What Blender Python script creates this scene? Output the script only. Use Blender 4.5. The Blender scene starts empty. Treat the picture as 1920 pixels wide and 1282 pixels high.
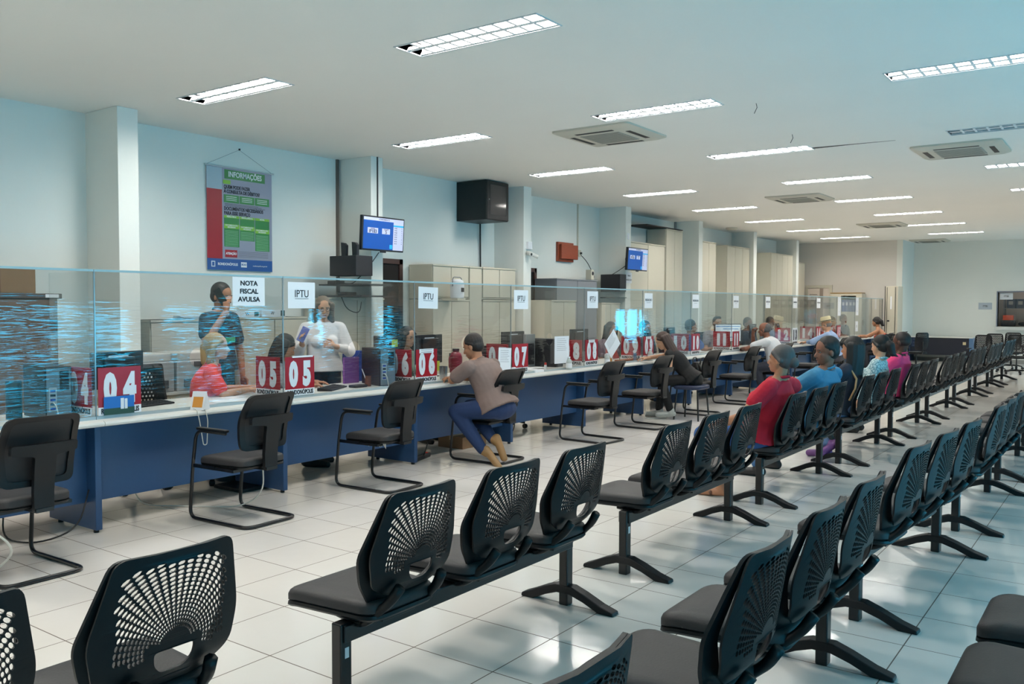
import bpy, bmesh, math, random
from mathutils import Vector, Matrix
sc = bpy.context.scene
COL = sc.collection
# ------------------------------------------------------------------ camera
cam_data = bpy.data.cameras.new('camera')
cam = bpy.data.objects.new('camera', cam_data); COL.objects.link(cam)
cam_data.sensor_width = 36.0
cam_data.lens = 1625.24 / 1920 * 36
_r = Vector((0.81014744, 0.58621741, 0.00320662)); _u = Vector((-0.02692471, 0.03174444, 0.9991333)); _w = Vector((-0.58560754, 0.80953162, -0.04150141))
cam.matrix_world = Matrix(((_r.x, _u.x, -_w.x, 0), (_r.y, _u.y, -_w.y, 0), (_r.z, _u.z, -_w.z, 1.555), (0, 0, 0, 1)))
cam_data.clip_end = 200
sc.camera = cam
# ------------------------------------------------------------------ view, world, daylight
sc.view_settings.view_transform = 'Standard'
sc.view_settings.look = 'None'
sc.view_settings.gamma = 1.0
sc.view_settings.use_curve_mapping = False
sc.view_settings.exposure = 0.0
sc.cycles.use_denoising = True
sc.cycles.use_adaptive_sampling = True
sc.cycles.adaptive_threshold = 0.03
sc.cycles.max_bounces = 8
sc.cycles.diffuse_bounces = 5
sc.cycles.glossy_bounces = 3
sc.cycles.transmission_bounces = 4
sc.cycles.transparent_max_bounces = 24
sc.cycles.caustics_reflective = False
sc.cycles.caustics_refractive = False
sc.cycles.sample_clamp_indirect = 6.0
world = bpy.data.worlds.new('daylight sky'); sc.world = world; world.use_nodes = True
wn = world.node_tree.nodes; bg = wn['Background']; bg.inputs[0].default_value = (0.50, 0.72, 0.85, 1); bg.inputs[1].default_value = 0.9
WALL_R = 2.4; CEIL = 3.45; WALL_L = -8.53
WINDOWS = [(-1.6, 1.0), (1.9, 4.9), (5.5, 8.3), (8.7, 11.2), (12.0, 12.7), (14.0, 14.9), (24.9, 27.5)]; WIN_Z = (.35, 1.75)
def area(name, loc, rot, sx, sy, power, color, spread=180):
    l = bpy.data.lights.new(name, 'AREA'); l.shape = 'RECTANGLE'; l.size = sx; l.size_y = sy
    l.energy = power; l.color = color; l.spread = math.radians(spread)
    o = bpy.data.objects.new(name, l); COL.objects.link(o); o.location = loc; o.rotation_euler = rot
    return o
DAY = 1.0
for i, (a, b) in enumerate(WINDOWS):
    # daylight coming in through each window of the right hand wall
    area('window_daylight', (WALL_R + 0.35, (a + b) / 2, .95), (0, math.radians(100), 0), 1.05, b - a, 36 * (b - a) * DAY, (0.10, 0.72, 0.95), 170)
LAMP_X = (-7.2, -4.47, -1.73); LAMP_Y = [-0.93 + 2.82 * k for k in range(10)]
LAMP_POWER = 92.0
# ------------------------------------------------------------------ materials
MATS = {}
def srgb(h):
    if isinstance(h, str):
        h = h.lstrip('#'); h = [int(h[i:i + 2], 16) for i in (0, 2, 4)]
    return tuple(((c / 255) / 12.92 if c / 255 <= .04045 else ((c / 255 + .055) / 1.055) ** 2.4) for c in h) + (1,)
def mat(name, col, rough=0.5, metal=0.0, spec=0.5, noise=0.0, nscale=20.0, emit=None, estr=1.0, bump=0.0, coat=0.0, stretch=None):
    if name in MATS: return MATS[name]
    m = bpy.data.materials.new(name); m.use_nodes = True; nt = m.node_tree; b = nt.nodes['Principled BSDF']
    c = srgb(col) if not (isinstance(col, tuple) and len(col) == 4) else col
    b.inputs['Base Color'].default_value = c; b.inputs['Roughness'].default_value = rough; b.inputs['Metallic'].default_value = metal
    b.inputs['Specular IOR Level'].default_value = spec; b.inputs['Coat Weight'].default_value = coat
    if noise or bump:
        tc = nt.nodes.new('ShaderNodeTexCoord'); mp = nt.nodes.new('ShaderNodeMapping'); nz = nt.nodes.new('ShaderNodeTexNoise')
        nz.inputs['Scale'].default_value = nscale; nz.inputs['Detail'].default_value = 3
        if stretch: mp.inputs['Scale'].default_value = stretch
        nt.links.new(tc.outputs['Object'], mp.inputs[0]); nt.links.new(mp.outputs[0], nz.inputs['Vector'])
        if noise:
            mx = nt.nodes.new('ShaderNodeMix'); mx.data_type = 'RGBA'
            mx.inputs[6].default_value = tuple(v * (1 - noise) for v in c[:3]) + (1,); mx.inputs[7].default_value = tuple(min(1, v * (1 + noise)) for v in c[:3]) + (1,)
            nt.links.new(nz.outputs['Fac'], mx.inputs[0]); nt.links.new(mx.outputs[2], b.inputs['Base Color'])
        if bump:
            bp = nt.nodes.new('ShaderNodeBump'); bp.inputs['Strength'].default_value = bump; bp.inputs['Distance'].default_value = 0.01
            nt.links.new(nz.outputs['Fac'], bp.inputs['Height']); nt.links.new(bp.outputs[0], b.inputs['Normal'])
    if emit is not None:
        b.inputs['Emission Color'].default_value = srgb(emit); b.inputs['Emission Strength'].default_value = estr
    MATS[name] = m; return m
def acrylic(name, film, tint=(0.90, 0.925, 0.93), gain=1.0):
    if name in MATS: return MATS[name]
    m = bpy.data.materials.new(name); m.use_nodes = True; nt = m.node_tree; nt.nodes.clear(); N = nt.nodes.new; L = nt.links.new
    out = N('ShaderNodeOutputMaterial'); mix = N('ShaderNodeMixShader'); tr = N('ShaderNodeBsdfTransparent'); gl = N('ShaderNodeBsdfGlossy')
    tr.inputs[0].default_value = (*tint, 1); gl.inputs[0].default_value = (1, 1, 1, 1); gl.inputs['Roughness'].default_value = 0.015
    fr = N('ShaderNodeFresnel'); ge = N('ShaderNodeNewGeometry'); io = N('ShaderNodeMapRange'); io.inputs[3].default_value = 1.5; io.inputs[4].default_value = 1 / 1.5; L(ge.outputs['Backfacing'], io.inputs[0]); L(io.outputs[0], fr.inputs[0])
    g = N('ShaderNodeMath'); g.operation = 'MULTIPLY'; g.inputs[1].default_value = gain; g.use_clamp = True
    L(fr.outputs[0], g.inputs[0]); L(g.outputs[0], mix.inputs[0]); L(tr.outputs[0], mix.inputs[1]); L(gl.outputs[0], mix.inputs[2]); L(mix.outputs[0], out.inputs[0])
    if film:
        tc = N('ShaderNodeTexCoord'); mp = N('ShaderNodeMapping'); mp.inputs['Scale'].default_value = (1, 1.5, 26)
        nz = N('ShaderNodeTexNoise'); nz.inputs['Scale'].default_value = 1.6; nz.inputs['Detail'].default_value = 1.2; nz.inputs['Distortion'].default_value = 1.1; n2 = N('ShaderNodeTexNoise'); n2.inputs['Scale'].default_value = 1.1; n2.inputs['Detail'].default_value = 1; m2 = N('ShaderNodeMapRange'); m2.inputs[1].default_value = .42; m2.inputs[2].default_value = .62; mm = N('ShaderNodeMath'); mm.operation = 'MULTIPLY'; L(tc.outputs['Object'], n2.inputs['Vector']); L(n2.outputs['Fac'], m2.inputs[0]); sz = N('ShaderNodeSeparateXYZ'); L(tc.outputs['Object'], sz.inputs[0]); m3 = N('ShaderNodeMapRange'); m3.inputs[1].default_value = .86; m3.inputs[2].default_value = .42; m3.inputs[3].default_value = .05; m3.inputs[4].default_value = 1; L(sz.outputs['Z'], m3.inputs[0]); m4 = N('ShaderNodeMath'); m4.operation = 'MULTIPLY'; L(m3.outputs[0], m4.inputs[0]); L(m2.outputs[0], m4.inputs[1]); L(m4.outputs[0], mm.inputs[0]); L(nz.outputs['Fac'], mm.inputs[1])
        bp = N('ShaderNodeBump'); bp.inputs['Strength'].default_value = film; bp.inputs['Distance'].default_value = 0.02
        L(tc.outputs['Object'], mp.inputs[0]); L(mp.outputs[0], nz.inputs['Vector']); L(mm.outputs[0], bp.inputs['Height']); L(bp.outputs[0], gl.inputs['Normal'])
    MATS[name] = m; return m
# floor tiles: 0.45 m glazed tiles with thin brown grout, built from the world position
def floor_material():
    m = bpy.data.materials.new('glazed white floor tiles'); m.use_nodes = True; nt = m.node_tree; b = nt.nodes['Principled BSDF']; N = nt.nodes.new; L = nt.links.new
    tc = N('ShaderNodeTexCoord'); sp = N('ShaderNodeSeparateXYZ'); L(tc.outputs['Object'], sp.inputs[0])
    def grout(axis, off):
        a = N('ShaderNodeMath'); a.operation = 'ADD'; a.inputs[1].default_value = off; L(sp.outputs[axis], a.inputs[0])
        d = N('ShaderNodeMath'); d.operation = 'DIVIDE'; d.inputs[1].default_value = 0.45; L(a.outputs[0], d.inputs[0])
        f = N('ShaderNodeMath'); f.operation = 'FRACT'; L(d.outputs[0], f.inputs[0])
        s = N('ShaderNodeMath'); s.operation = 'SUBTRACT'; s.inputs[1].default_value = 0.5; L(f.outputs[0], s.inputs[0])
        q = N('ShaderNodeMath'); q.operation = 'ABSOLUTE'; L(s.outputs[0], q.inputs[0])
        c = N('ShaderNodeMath'); c.operation = 'GREATER_THAN'; c.inputs[1].default_value = 0.4938; L(q.outputs[0], c.inputs[0])
        fl = N('ShaderNodeMath'); fl.operation = 'FLOOR'; L(d.outputs[0], fl.inputs[0])
        return c, fl
    gx, ix = grout('X', 2.189); gy, iy = grout('Y', -2.893)
    mx = N('ShaderNodeMath'); mx.operation = 'MAXIMUM'; L(gx.outputs[0], mx.inputs[0]); L(gy.outputs[0], mx.inputs[1])
    cb = N('ShaderNodeCombineXYZ'); L(ix.outputs[0], cb.inputs[0]); L(iy.outputs[0], cb.inputs[1])
    wn_ = N('ShaderNodeTexWhiteNoise'); L(cb.outputs[0], wn_.inputs['Vector'])
    tile = N('ShaderNodeMix'); tile.data_type = 'RGBA'; tile.inputs[6].default_value = srgb('dedad5'); tile.inputs[7].default_value = srgb('e4e0db'); L(wn_.outputs['Value'], tile.inputs[0])
    nz = N('ShaderNodeTexNoise'); nz.inputs['Scale'].default_value = 1.3; nz.inputs['Detail'].default_value = 4; L(tc.outputs['Object'], nz.inputs['Vector'])
    dirt = N('ShaderNodeMix'); dirt.data_type = 'RGBA'; dirt.inputs[6].default_value = srgb('d8d3cb'); L(nz.outputs['Fac'], dirt.inputs[0]); L(tile.outputs[2], dirt.inputs[7])
    fin = N('ShaderNodeMix'); fin.data_type = 'RGBA'; fin.inputs[7].default_value = srgb('5d4f45'); L(mx.outputs[0], fin.inputs[0]); L(dirt.outputs[2], fin.inputs[6]); L(fin.outputs[2], b.inputs['Base Color'])
    rg = N('ShaderNodeMapRange'); rg.inputs[3].default_value = 0.07; rg.inputs[4].default_value = 0.16; L(nz.outputs['Fac'], rg.inputs[0])
    r2 = N('ShaderNodeMath'); r2.operation = 'MAXIMUM'; g8 = N('ShaderNodeMath'); g8.operation = 'MULTIPLY'; g8.inputs[1].default_value = 0.8; L(mx.outputs[0], g8.inputs[0]); L(rg.outputs[0], r2.inputs[0]); L(g8.outputs[0], r2.inputs[1]); L(r2.outputs[0], b.inputs['Roughness'])
    b.inputs['Specular IOR Level'].default_value = 0.6
    b2 = N('ShaderNodeBump'); b2.inputs['Strength'].default_value = 0.06; b2.inputs['Distance'].default_value = 0.02
    n2 = N('ShaderNodeTexNoise'); n2.inputs['Scale'].default_value = 5; L(tc.outputs['Object'], n2.inputs['Vector']); L(n2.outputs['Fac'], b2.inputs['Height']); L(b2.outputs[0], b.inputs['Normal'])
    return m
# ------------------------------------------------------------------ mesh helpers
def tagit(o, label=None, cat=None, group=None, kind=None):
    if label: o['label'] = label
    if cat: o['category'] = cat
    if group: o['group'] = group
    if kind: o['kind'] = kind
    return o
def empty(name, loc, label, cat, group=None, rz=0.0):
    o = bpy.data.objects.new(name, None); COL.objects.link(o); o.location = loc; o.rotation_euler = (0, 0, rz); o.empty_display_size = 0.1
    return tagit(o, label, cat, group)
class MB:
    def __init__(s): s.v = []; s.f = []
    def add(s, vs, fs):
        n = len(s.v); s.v += [tuple(p) for p in vs]; s.f += [tuple(i + n for i in f) for f in fs]; return s
    def box(s, x0, x1, y0, y1, z0, z1):
        return s.add([(x0, y0, z0), (x1, y0, z0), (x1, y1, z0), (x0, y1, z0), (x0, y0, z1), (x1, y0, z1), (x1, y1, z1), (x0, y1, z1)],
                     [(3, 2, 1, 0), (4, 5, 6, 7), (0, 1, 5, 4), (1, 2, 6, 5), (2, 3, 7, 6), (3, 0, 4, 7)])
    def rings(s, rs, caps=True, closed=False):
        n = len(rs[0]); vs = [p for r in rs for p in r]; fs = []
        m = len(rs) if closed else len(rs) - 1
        for i in range(m):
            a = i * n; b = ((i + 1) % len(rs)) * n
            for j in range(n): fs.append((a + j, a + (j + 1) % n, b + (j + 1) % n, b + j))
        if caps and not closed: fs.append(tuple(reversed(range(n)))); fs.append(tuple(range((len(rs) - 1) * n, len(rs) * n)))
        return s.add(vs, fs)
    def tube(s, pts, r, n=8, closed=False):
        P = [Vector(p) for p in pts]; rad = r if isinstance(r, (list, tuple)) else [r] * len(P); rs = []
        T = []
        for i in range(len(P)):
            a = P[i - 1] if (i > 0 or closed) else P[i]; b = P[(i + 1) % len(P)] if (i < len(P) - 1 or closed) else P[i]
            t = (b - a); T.append(t.normalized() if t.length > 1e-9 else Vector((0, 0, 1)))
        up = Vector((0, 0, 1)) if abs(T[0].z) < 0.9 else Vector((1, 0, 0)); nrm = T[0].cross(up).normalized()
        for i in range(len(P)):
            nrm = (nrm - T[i] * nrm.dot(T[i])); nrm = nrm.normalized() if nrm.length > 1e-6 else T[i].orthogonal().normalized()
            bn = T[i].cross(nrm)
            rs.append([P[i] + (nrm * math.cos(2 * math.pi * k / n) + bn * math.sin(2 * math.pi * k / n)) * rad[i] for k in range(n)])
        return s.rings(rs, closed=closed)
    def lathe(s, prof, c=(0, 0, 0), n=20, axis='z'):
        rs = []
        for r, z in prof:
            ring = []
            for k in range(n):
                a = 2 * math.pi * k / n; p = (r * math.cos(a), r * math.sin(a), z)
                if axis == 'x': p = (z, r * math.cos(a), r * math.sin(a))
                if axis == 'y': p = (r * math.sin(a), z, r * math.cos(a))
                ring.append((p[0] + c[0], p[1] + c[1], p[2] + c[2]))
            rs.append(ring)
        return s.rings(rs)
    def prism(s, poly, h0, h1, axis='z'):   # convex or simple polygon extruded along an axis
        def m(p, h): return {'z': (p[0], p[1], h), 'x': (h, p[0], p[1]), 'y': (p[0], h, p[1])}[axis]
        n = len(poly); vs = [m(p, h0) for p in poly] + [m(p, h1) for p in poly]
        return s.add(vs, [tuple(reversed(range(n))), tuple(range(n, 2 * n))] + [(i, (i + 1) % n, n + (i + 1) % n, n + i) for i in range(n)])
    def ell(s, c, r, M=None, n=14, m=9):
        c = Vector(c); rs = []
        for i in range(1, m):
            t = math.pi * i / m; ring = []
            for k in range(n):
                a = 2 * math.pi * k / n; p = Vector((r[0] * math.sin(t) * math.cos(a), r[1] * math.sin(t) * math.sin(a), -r[2] * math.cos(t)))
                ring.append(c + (M @ p if M else p))
            rs.append(ring)
        return s.rings(rs)
    def cap(s, a, b, ra, rb, n=12):       # round-ended tapered limb
        a = Vector(a); b = Vector(b); d = b - a; L = d.length; t = d / L if L > 1e-6 else Vector((0, 0, 1)); o = t.orthogonal().normalized(); q = t.cross(o); rs = []
        def ring(c, r): return [c + (o * math.cos(2 * math.pi * k / n) + q * math.sin(2 * math.pi * k / n)) * max(r, 1e-4) for k in range(n)]
        for e in (-80, -50, -22): e = math.radians(e); rs.append(ring(a + t * ra * math.sin(e), ra * math.cos(e)))
        rs.append(ring(a, ra)); rs.append(ring(b, rb))
        for e in (22, 50, 80): e = math.radians(e); rs.append(ring(b + t * rb * math.sin(e), rb * math.cos(e)))
        return s.rings(rs)
    def mesh(s, name):
        me = bpy.data.meshes.new(name); me.from_pydata(s.v, [], s.f); me.update()
        bm = bmesh.new(); bm.from_mesh(me); bmesh.ops.recalc_face_normals(bm, faces=bm.faces); bm.to_mesh(me); bm.free()
        return me
    def build(s, name, m, parent=None, smooth=False, bevel=0, seg=2, loc=None):
        return link(name, s.mesh(name), m, parent, smooth, bevel, seg, loc)
def link(name, me, m, parent=None, smooth=False, bevel=0, seg=2, loc=None):
    if m is not None:
        me.materials.clear(); me.materials.append(m)
    if smooth == 'auto':
        for p in me.polygons: p.use_smooth = True
        try: me.set_sharp_from_angle(angle=math.radians(35))
        except Exception: pass
    elif smooth:
        for p in me.polygons: p.use_smooth = True
    o = bpy.data.objects.new(name, me); COL.objects.link(o)
    if parent: o.parent = parent
    if loc: o.location = loc
    if bevel:
        b = o.modifiers.new('bevel', 'BEVEL'); b.width = bevel; b.segments = seg; b.limit_method = 'ANGLE'; b.angle_limit = math.radians(40)
    return o
def fillet(pts, r, n=5):
    P = [Vector(p) for p in pts]; out = [P[0]]
    for i in range(1, len(P) - 1):
        a, b, c = P[i - 1], P[i], P[i + 1]; d1 = (a - b); d2 = (c - b); rr = min(r, d1.length * .49, d2.length * .49)
        s = b + d1.normalized() * rr; e = b + d2.normalized() * rr
        for k in range(n + 1):
            t = k / n; out.append(s * (1 - t) ** 2 + b * 2 * t * (1 - t) + e * t ** 2)
    out.append(P[-1]); return out
def round_poly(poly, r, n=4):
    P = [Vector((p[0], p[1], 0)) for p in poly]; out = []
    for i in range(len(P)):
        a, b, c = P[i - 1], P[i], P[(i + 1) % len(P)]; d1 = a - b; d2 = c - b; rr = min(r, d1.length * .45, d2.length * .45)
        s = b + d1.normalized() * rr; e = b + d2.normalized() * rr
        for k in range(n + 1):
            t = k / n; q = s * (1 - t) ** 2 + b * 2 * t * (1 - t) + e * t ** 2; out.append((q.x, q.y))
    return out
def flat_with_holes(outer, holes, t):   # 2D outline with holes, extruded to thickness t, as a mesh in (x, y, z)
    cu = bpy.data.curves.new('tmp', 'CURVE'); cu.dimensions = '2D'; cu.fill_mode = 'BOTH'; cu.extrude = t / 2
    for poly in [outer] + holes:
        sp = cu.splines.new('POLY'); sp.points.add(len(poly) - 1); sp.use_cyclic_u = True
        for p, q in zip(sp.points, poly): p.co = (q[0], q[1], 0, 1)
    o = bpy.data.objects.new('tmp', cu); COL.objects.link(o); dg = bpy.context.evaluated_depsgraph_get()
    me = bpy.data.meshes.new_from_object(o.evaluated_get(dg)); bpy.data.objects.remove(o); bpy.data.curves.remove(cu)
    bm = bmesh.new(); bm.from_mesh(me); bmesh.ops.remove_doubles(bm, verts=bm.verts, dist=1e-5); bm.to_mesh(me); bm.free()
    return me
def slice_mesh(me, planes):
    bm = bmesh.new(); bm.from_mesh(me)
    for co, no in planes: bmesh.ops.bisect_plane(bm, geom=bm.verts[:] + bm.edges[:] + bm.faces[:], plane_co=co, plane_no=no)
    bm.to_mesh(me); bm.free()
def text(name, s, size, m, parent, loc, rot=(0, 0, 0), sx=1.0, bold=0.0, align='CENTER', ext=0.0008, spacing=1.0):
    cu = bpy.data.curves.new(name, 'FONT'); cu.body = s; cu.size = size; cu.align_x = align; cu.align_y = 'CENTER'; cu.offset = bold; cu.extrude = ext; cu.resolution_u = 3; cu.space_character = spacing
    o = bpy.data.objects.new(name, cu); COL.objects.link(o); dg = bpy.context.evaluated_depsgraph_get()
    me = bpy.data.meshes.new_from_object(o.evaluated_get(dg)); bpy.data.objects.remove(o); bpy.data.curves.remove(cu)
    if sx != 1.0:
        for v in me.vertices: v.co.x *= sx
    me.name = name
    q = link(name, me, m, parent); q.location = loc; q.rotation_euler = rot
    return q
RX = math.radians(90)
FACE_X = (RX, 0, RX)            # text standing upright and facing +X
FACE_Y = (RX, 0, 0)             # text standing upright and facing -Y
def copy_tree(o, parent=None):
    c = o.copy(); COL.objects.link(c); c.parent = parent
    for ch in list(o.children): copy_tree(ch, c)
    return c
ORD = ['first', 'second', 'third', 'fourth', 'fifth', 'sixth', 'seventh', 'eighth', 'ninth', 'tenth', 'eleventh', 'twelfth', 'thirteenth', 'fourteenth', 'fifteenth', 'sixteenth']
# shared materials
white_paint = mat('white wall paint', 'e6e8e2', .75, noise=.03, nscale=1.5)
warm_lit_paint = mat('wall paint tinted warm lit', 'd8d3cc', .75, noise=.03, nscale=1.5)  # warm lamp light on the far wall is tinted into this colour
ceil_paint = mat('white ceiling paint', 'f0ede6', .8, noise=.03, nscale=.8)
blue_lam = mat('navy laminate', '24466e', .38, noise=.05, nscale=40)
blue_dark = mat('dark navy laminate', '13294b', .45)
top_white = mat('off white laminate worktop', 'd9d9d4', .3, noise=.03, nscale=8)
black_plastic = mat('black moulded plastic', '0d0e11', .42, spec=.35, bump=.05, nscale=300)
black_metal = mat('black powder coated metal', '111113', .3, spec=.5)
grey_seat = mat('charcoal vinyl upholstery', '2b292a', .55, noise=.08, nscale=120, bump=.1)
mesh_black = mat('black mesh fabric', '1c1c1f', .6, noise=.2, nscale=200)
steel_beige = mat('beige painted steel', 'c9c3b2', .45, noise=.02, nscale=3)
steel_grey = mat('grey painted steel', '7d8086', .45)
chrome = mat('brushed aluminium', 'b9bcc0', .25, metal=1.0)
paper = mat('white paper', 'e4e6ea', .7)
ink = mat('black ink', '14141c', .6)
crimson = mat('crimson card', '981626', .35, noise=.05, nscale=5)
white_card = mat('white card print', 'd6dde4', .35)
pc_black = mat('matt black computer plastic', '1b1c21', .42)
cable_black = mat('black cable', '0c0c0c', .5)
cable_white = mat('white cable', 'd0d0c8', .5)
# ------------------------------------------------------------------ the room
def struct(name, mb, m, bevel=0):
    o = mb.build(name, m, bevel=bevel); o['kind'] = 'structure'; return o
Y0, YF, YF2 = -4.0, 26.3, 27.8
struct('floor', MB().box(-8.8, WALL_R + .3, Y0 - .3, 31, -.12, 0), floor_material())
struct('wall_left', MB().box(-8.73, WALL_L, Y0 - .2, YF + .2, 0, 3.7), white_paint)
wf = MB(); wf.box(-8.73, -5.6, YF, YF + .18, 0, 3.7)
struct('wall_back_left', wf, warm_lit_paint)
struct('wall_recess', MB().box(-5.6, -5.45, YF, YF2 + .2, 0, 3.7), white_paint)
# far right wall with the reception window opening
WX0, WX1, WZ0, WZ1 = -3.24, -1.5, 1.02, 1.985
b = MB(); b.box(-5.45, WX0, YF2, YF2 + .2, 0, 3.7).box(WX1, WALL_R + .2, YF2, YF2 + .2, 0, 3.7).box(WX0, WX1, YF2, YF2 + .2, 0, WZ0).box(WX0, WX1, YF2, YF2 + .2, WZ1, 3.7)
struct('wall_back_right', b, white_paint)
struct('wall_front', MB().box(-8.73, WALL_R + .2, Y0 - .2, Y0, 0, 3.7), white_paint)
b = MB(); ys = [Y0] + [v for w in WINDOWS for v in w] + [YF2 + .2]
for i in range(0, len(ys), 2): b.box(WALL_R, WALL_R + .18, ys[i], ys[i + 1], 0, 3.7)
for a, c in WINDOWS: b.box(WALL_R, WALL_R + .18, a, c, 0, .40).box(WALL_R, WALL_R + .18, a, c, 1.48, 3.7)
struct('wall_right', b, white_paint)
alu_dark = mat('dark aluminium frame', '3a4046', .4, metal=.6)
tint_glass = acrylic('teal tinted window glass', 0, (0.55, 0.86, 0.95))
for i, (a, c) in enumerate(WINDOWS):
    f = MB(); n = 3
    for k in range(n + 1):
        y = a + (c - a) * k / n; f.box(WALL_R + .06, WALL_R + .12, max(a, y - .03), min(c, y + .03), .40, 1.48)
    f.box(WALL_R + .06, WALL_R + .12, a, c, .40, .44).box(WALL_R + .06, WALL_R + .12, a, c, 1.44, 1.48)
    w = struct('window_%d' % (i + 1), f, alu_dark)
    MB().box(WALL_R + .085, WALL_R + .093, a + .01, c - .01, .41, 1.47).build('pane', tint_glass, w)
# ceiling with an opening above every luminaire
LW, LL = .29, 1.245
xs = sorted({-8.8, WALL_R + .3} | {x for lx in LAMP_X for x in (lx, lx + LL)})
cb = MB(); yy = [Y0 - .3] + [v for y in LAMP_Y for v in (y, y + LW)] + [31]
for i in range(len(yy) - 1):
    if i % 2 == 0: cb.box(-8.8, WALL_R + .3, yy[i], yy[i + 1], CEIL, CEIL + .1)
    else:
        for j in range(0, len(xs), 2): cb.box(xs[j], xs[j + 1], yy[i], yy[i + 1], CEIL, CEIL + .1)
struct('ceiling', cb, ceil_paint)
for k, y in enumerate([4.55 + 3.37 * j for j in range(-2, 7)]):
    c = struct('trim_%d' % (k + 1), MB().box(WALL_L - .01, -7.945, y, y + .21, 0, CEIL), white_paint, bevel=.004)
struct('baseboard_left', MB().box(WALL_L - .01, WALL_L + .015, Y0, YF, 0, .09), mat('grey tile baseboard', '8f8d8a', .35))
struct('baseboard_back', MB().box(-5.45, WALL_R, YF2 - .012, YF2 + .01, 0, .1), mat('grey tile baseboard', '8f8d8a', .35))
# shallow cracks along the ceiling joints
crack = mat('dark plaster crack', '4b4640', .9)
c_ = MB().prism([(-3.22, 10.52), (-2.75, 10.56), (-2.3, 10.60), (-2.3, 10.606), (-2.75, 10.59), (-3.22, 10.60)], CEIL - .002, CEIL + .004).build('ceiling_crack', crack)
tagit(c_, 'dark crack in the white ceiling running from a lamp end', 'crack')
# ------------------------------------------------------------------ luminaires
tube_m = mat('lit fluorescent tube', 'ffffff', .4, emit='f4f6ff', estr=7.0)
tube_off = mat('unlit fluorescent tube', 'c8c6c0', .4)
refl = mat('white louver blades', 'e6e8ea', .3)
frame_m = mat('white enamel frame', 'c9cdd0', .4)
lamp_roof = mat('white lamp housing', 'e8e8e8', .5)
def make_lamp(on=True):
    r = empty('ceiling_light', (0, 0, CEIL), '', '')
    f = MB(); e = .012
    f.box(-e, LL + e, -e, 0, -.006, .09).box(-e, LL + e, LW, LW + e, -.006, .09).box(-e, 0, 0, LW, -.006, .09).box(LL, LL + e, 0, LW, -.006, .09)
    f.build('frame', frame_m, r)
    MB().box(-.01, LL + .01, -.01, LW + .01, .088, .096).build('housing', lamp_roof, r)
    lv = MB()
    for y in (0.0, LW / 2, LW):         # long V-shaped mirror blades
        w = .022 if y not in (0.0, LW) else .02
        lv.prism([(max(0, y - w), .002), (min(LW, y + w), .002), (min(LW, y + .004), .028), (max(0, y - .004), .028)], .002, LL - .002, 'x')
    for k in range(1, 10):
        x = LL * k / 10; lv.prism([(x - .012, .004), (x + .012, .004), (x + .002, .024), (x - .002, .024)], .004, LW - .004, 'y')
    lv.build('louver', refl, r)
    for y in (LW * .27, LW * .73):
        MB().tube([(.03, y, .036), (LL - .03, y, .036)], .008, 8).build('tube', tube_m if on else tube_off, r, smooth=True)
    return r
lamp = make_lamp(); off = make_lamp(False); first = True
ROWN = {0: 'above the service counter', 1: 'in the middle ceiling row', 2: 'in the right hand ceiling row'}
OFF = {(2, 4), (2, 0), (2, 1), (2, 2)}
for i, x in enumerate(LAMP_X):
    for k, y in enumerate(LAMP_Y):
        isoff = (i, k) in OFF
        if isoff: o = off
        elif first: o = lamp; first = False
        else: o = copy_tree(lamp)
        o.location = (x, y, CEIL)
        o['label'] = ('unlit recessed louver light ' if isoff else 'lit recessed louver light ') + ROWN[i] + ', ' + ORD[k] + ' from the camera end'
        o['category'] = 'ceiling light'; o['group'] = 'recessed ceiling lights'
        if not isoff: area('lamp_glow', (x + LL / 2, y + LW / 2, CEIL + .052), (0, 0, 0), LL - .006, LW - .01, LAMP_POWER * (.42 if i == 2 else 1), (1.0, .945, .87))
# ------------------------------------------------------------------ cassette air conditioners
ac_white = mat('aged white plastic', 'c4c0b2', .45); ac_dark = mat('dark vent slot', '1d1f20', .6); ac_grille = mat('grey intake grille', '9b9b92', .6, noise=.15, nscale=300)
def cassette(x, y, s, label):
    r = empty('cassette_air_conditioner', (x, y, CEIL), label, 'air conditioner', 'cassette air conditioners')
    P = MB(); o = []
    for d, z in ((0, 0), (.0, -.02), (.06, -.045)): o.append([(p[0], p[1], z) for p in round_poly([(d, d), (s - d, d), (s - d, s - d), (d, s - d)], .05)])
    P.rings(o[::-1]); P.build('panel', ac_white, r, smooth='auto')
    q = .23
    MB().box(q, s - q, q, s - q, -.052, -.04).build('intake_grille', ac_grille, r, bevel=.01)
    g = MB()
    for k in range(9): g.box(q + .02, s - q - .02, q + .03 + k * (s - 2 * q - .06) / 8 - .003, q + .03 + k * (s - 2 * q - .06) / 8 + .003, -.054, -.05)
    g.build('grille_bars', mat('grey intake grille bars', '77786f', .6), r)
    for a in range(4):
        w = MB().box(.24, s - .24, .10, .155, -.047, -.038); v = [((x_ - s / 2), (y_ - s / 2), z_) for x_, y_, z_ in w.v]
        ca, sa = round(math.cos(a * math.pi / 2)), round(math.sin(a * math.pi / 2)); w.v = [(ca * p - sa * t + s / 2, sa * p + ca * t + s / 2, z_) for p, t, z_ in v]
        w.build('air_vent', ac_dark, r)
    return r
cassette(-5.24, 7.95, .94, 'beige square ceiling air conditioner nearest the camera, with red marks')
t_ = MB()
for dx in (0, .07): t_.box(-4.55 + dx, -4.50 + dx, 8.06, 8.075, CEIL - .034, CEIL - .03).box(-4.51 + dx, -4.50 + dx, 8.06, 8.10, CEIL - .034, CEIL - .03)
o_ = t_.build('red_marks', mat('red marker ink', '8c2a26', .6)); o_.parent = bpy.data.objects['cassette_air_conditioner']; o_.location = (5.24, -7.95, -CEIL)
cassette(-2.26, 11.12, .96, 'white ceiling air conditioner on the right with open grille')
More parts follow.
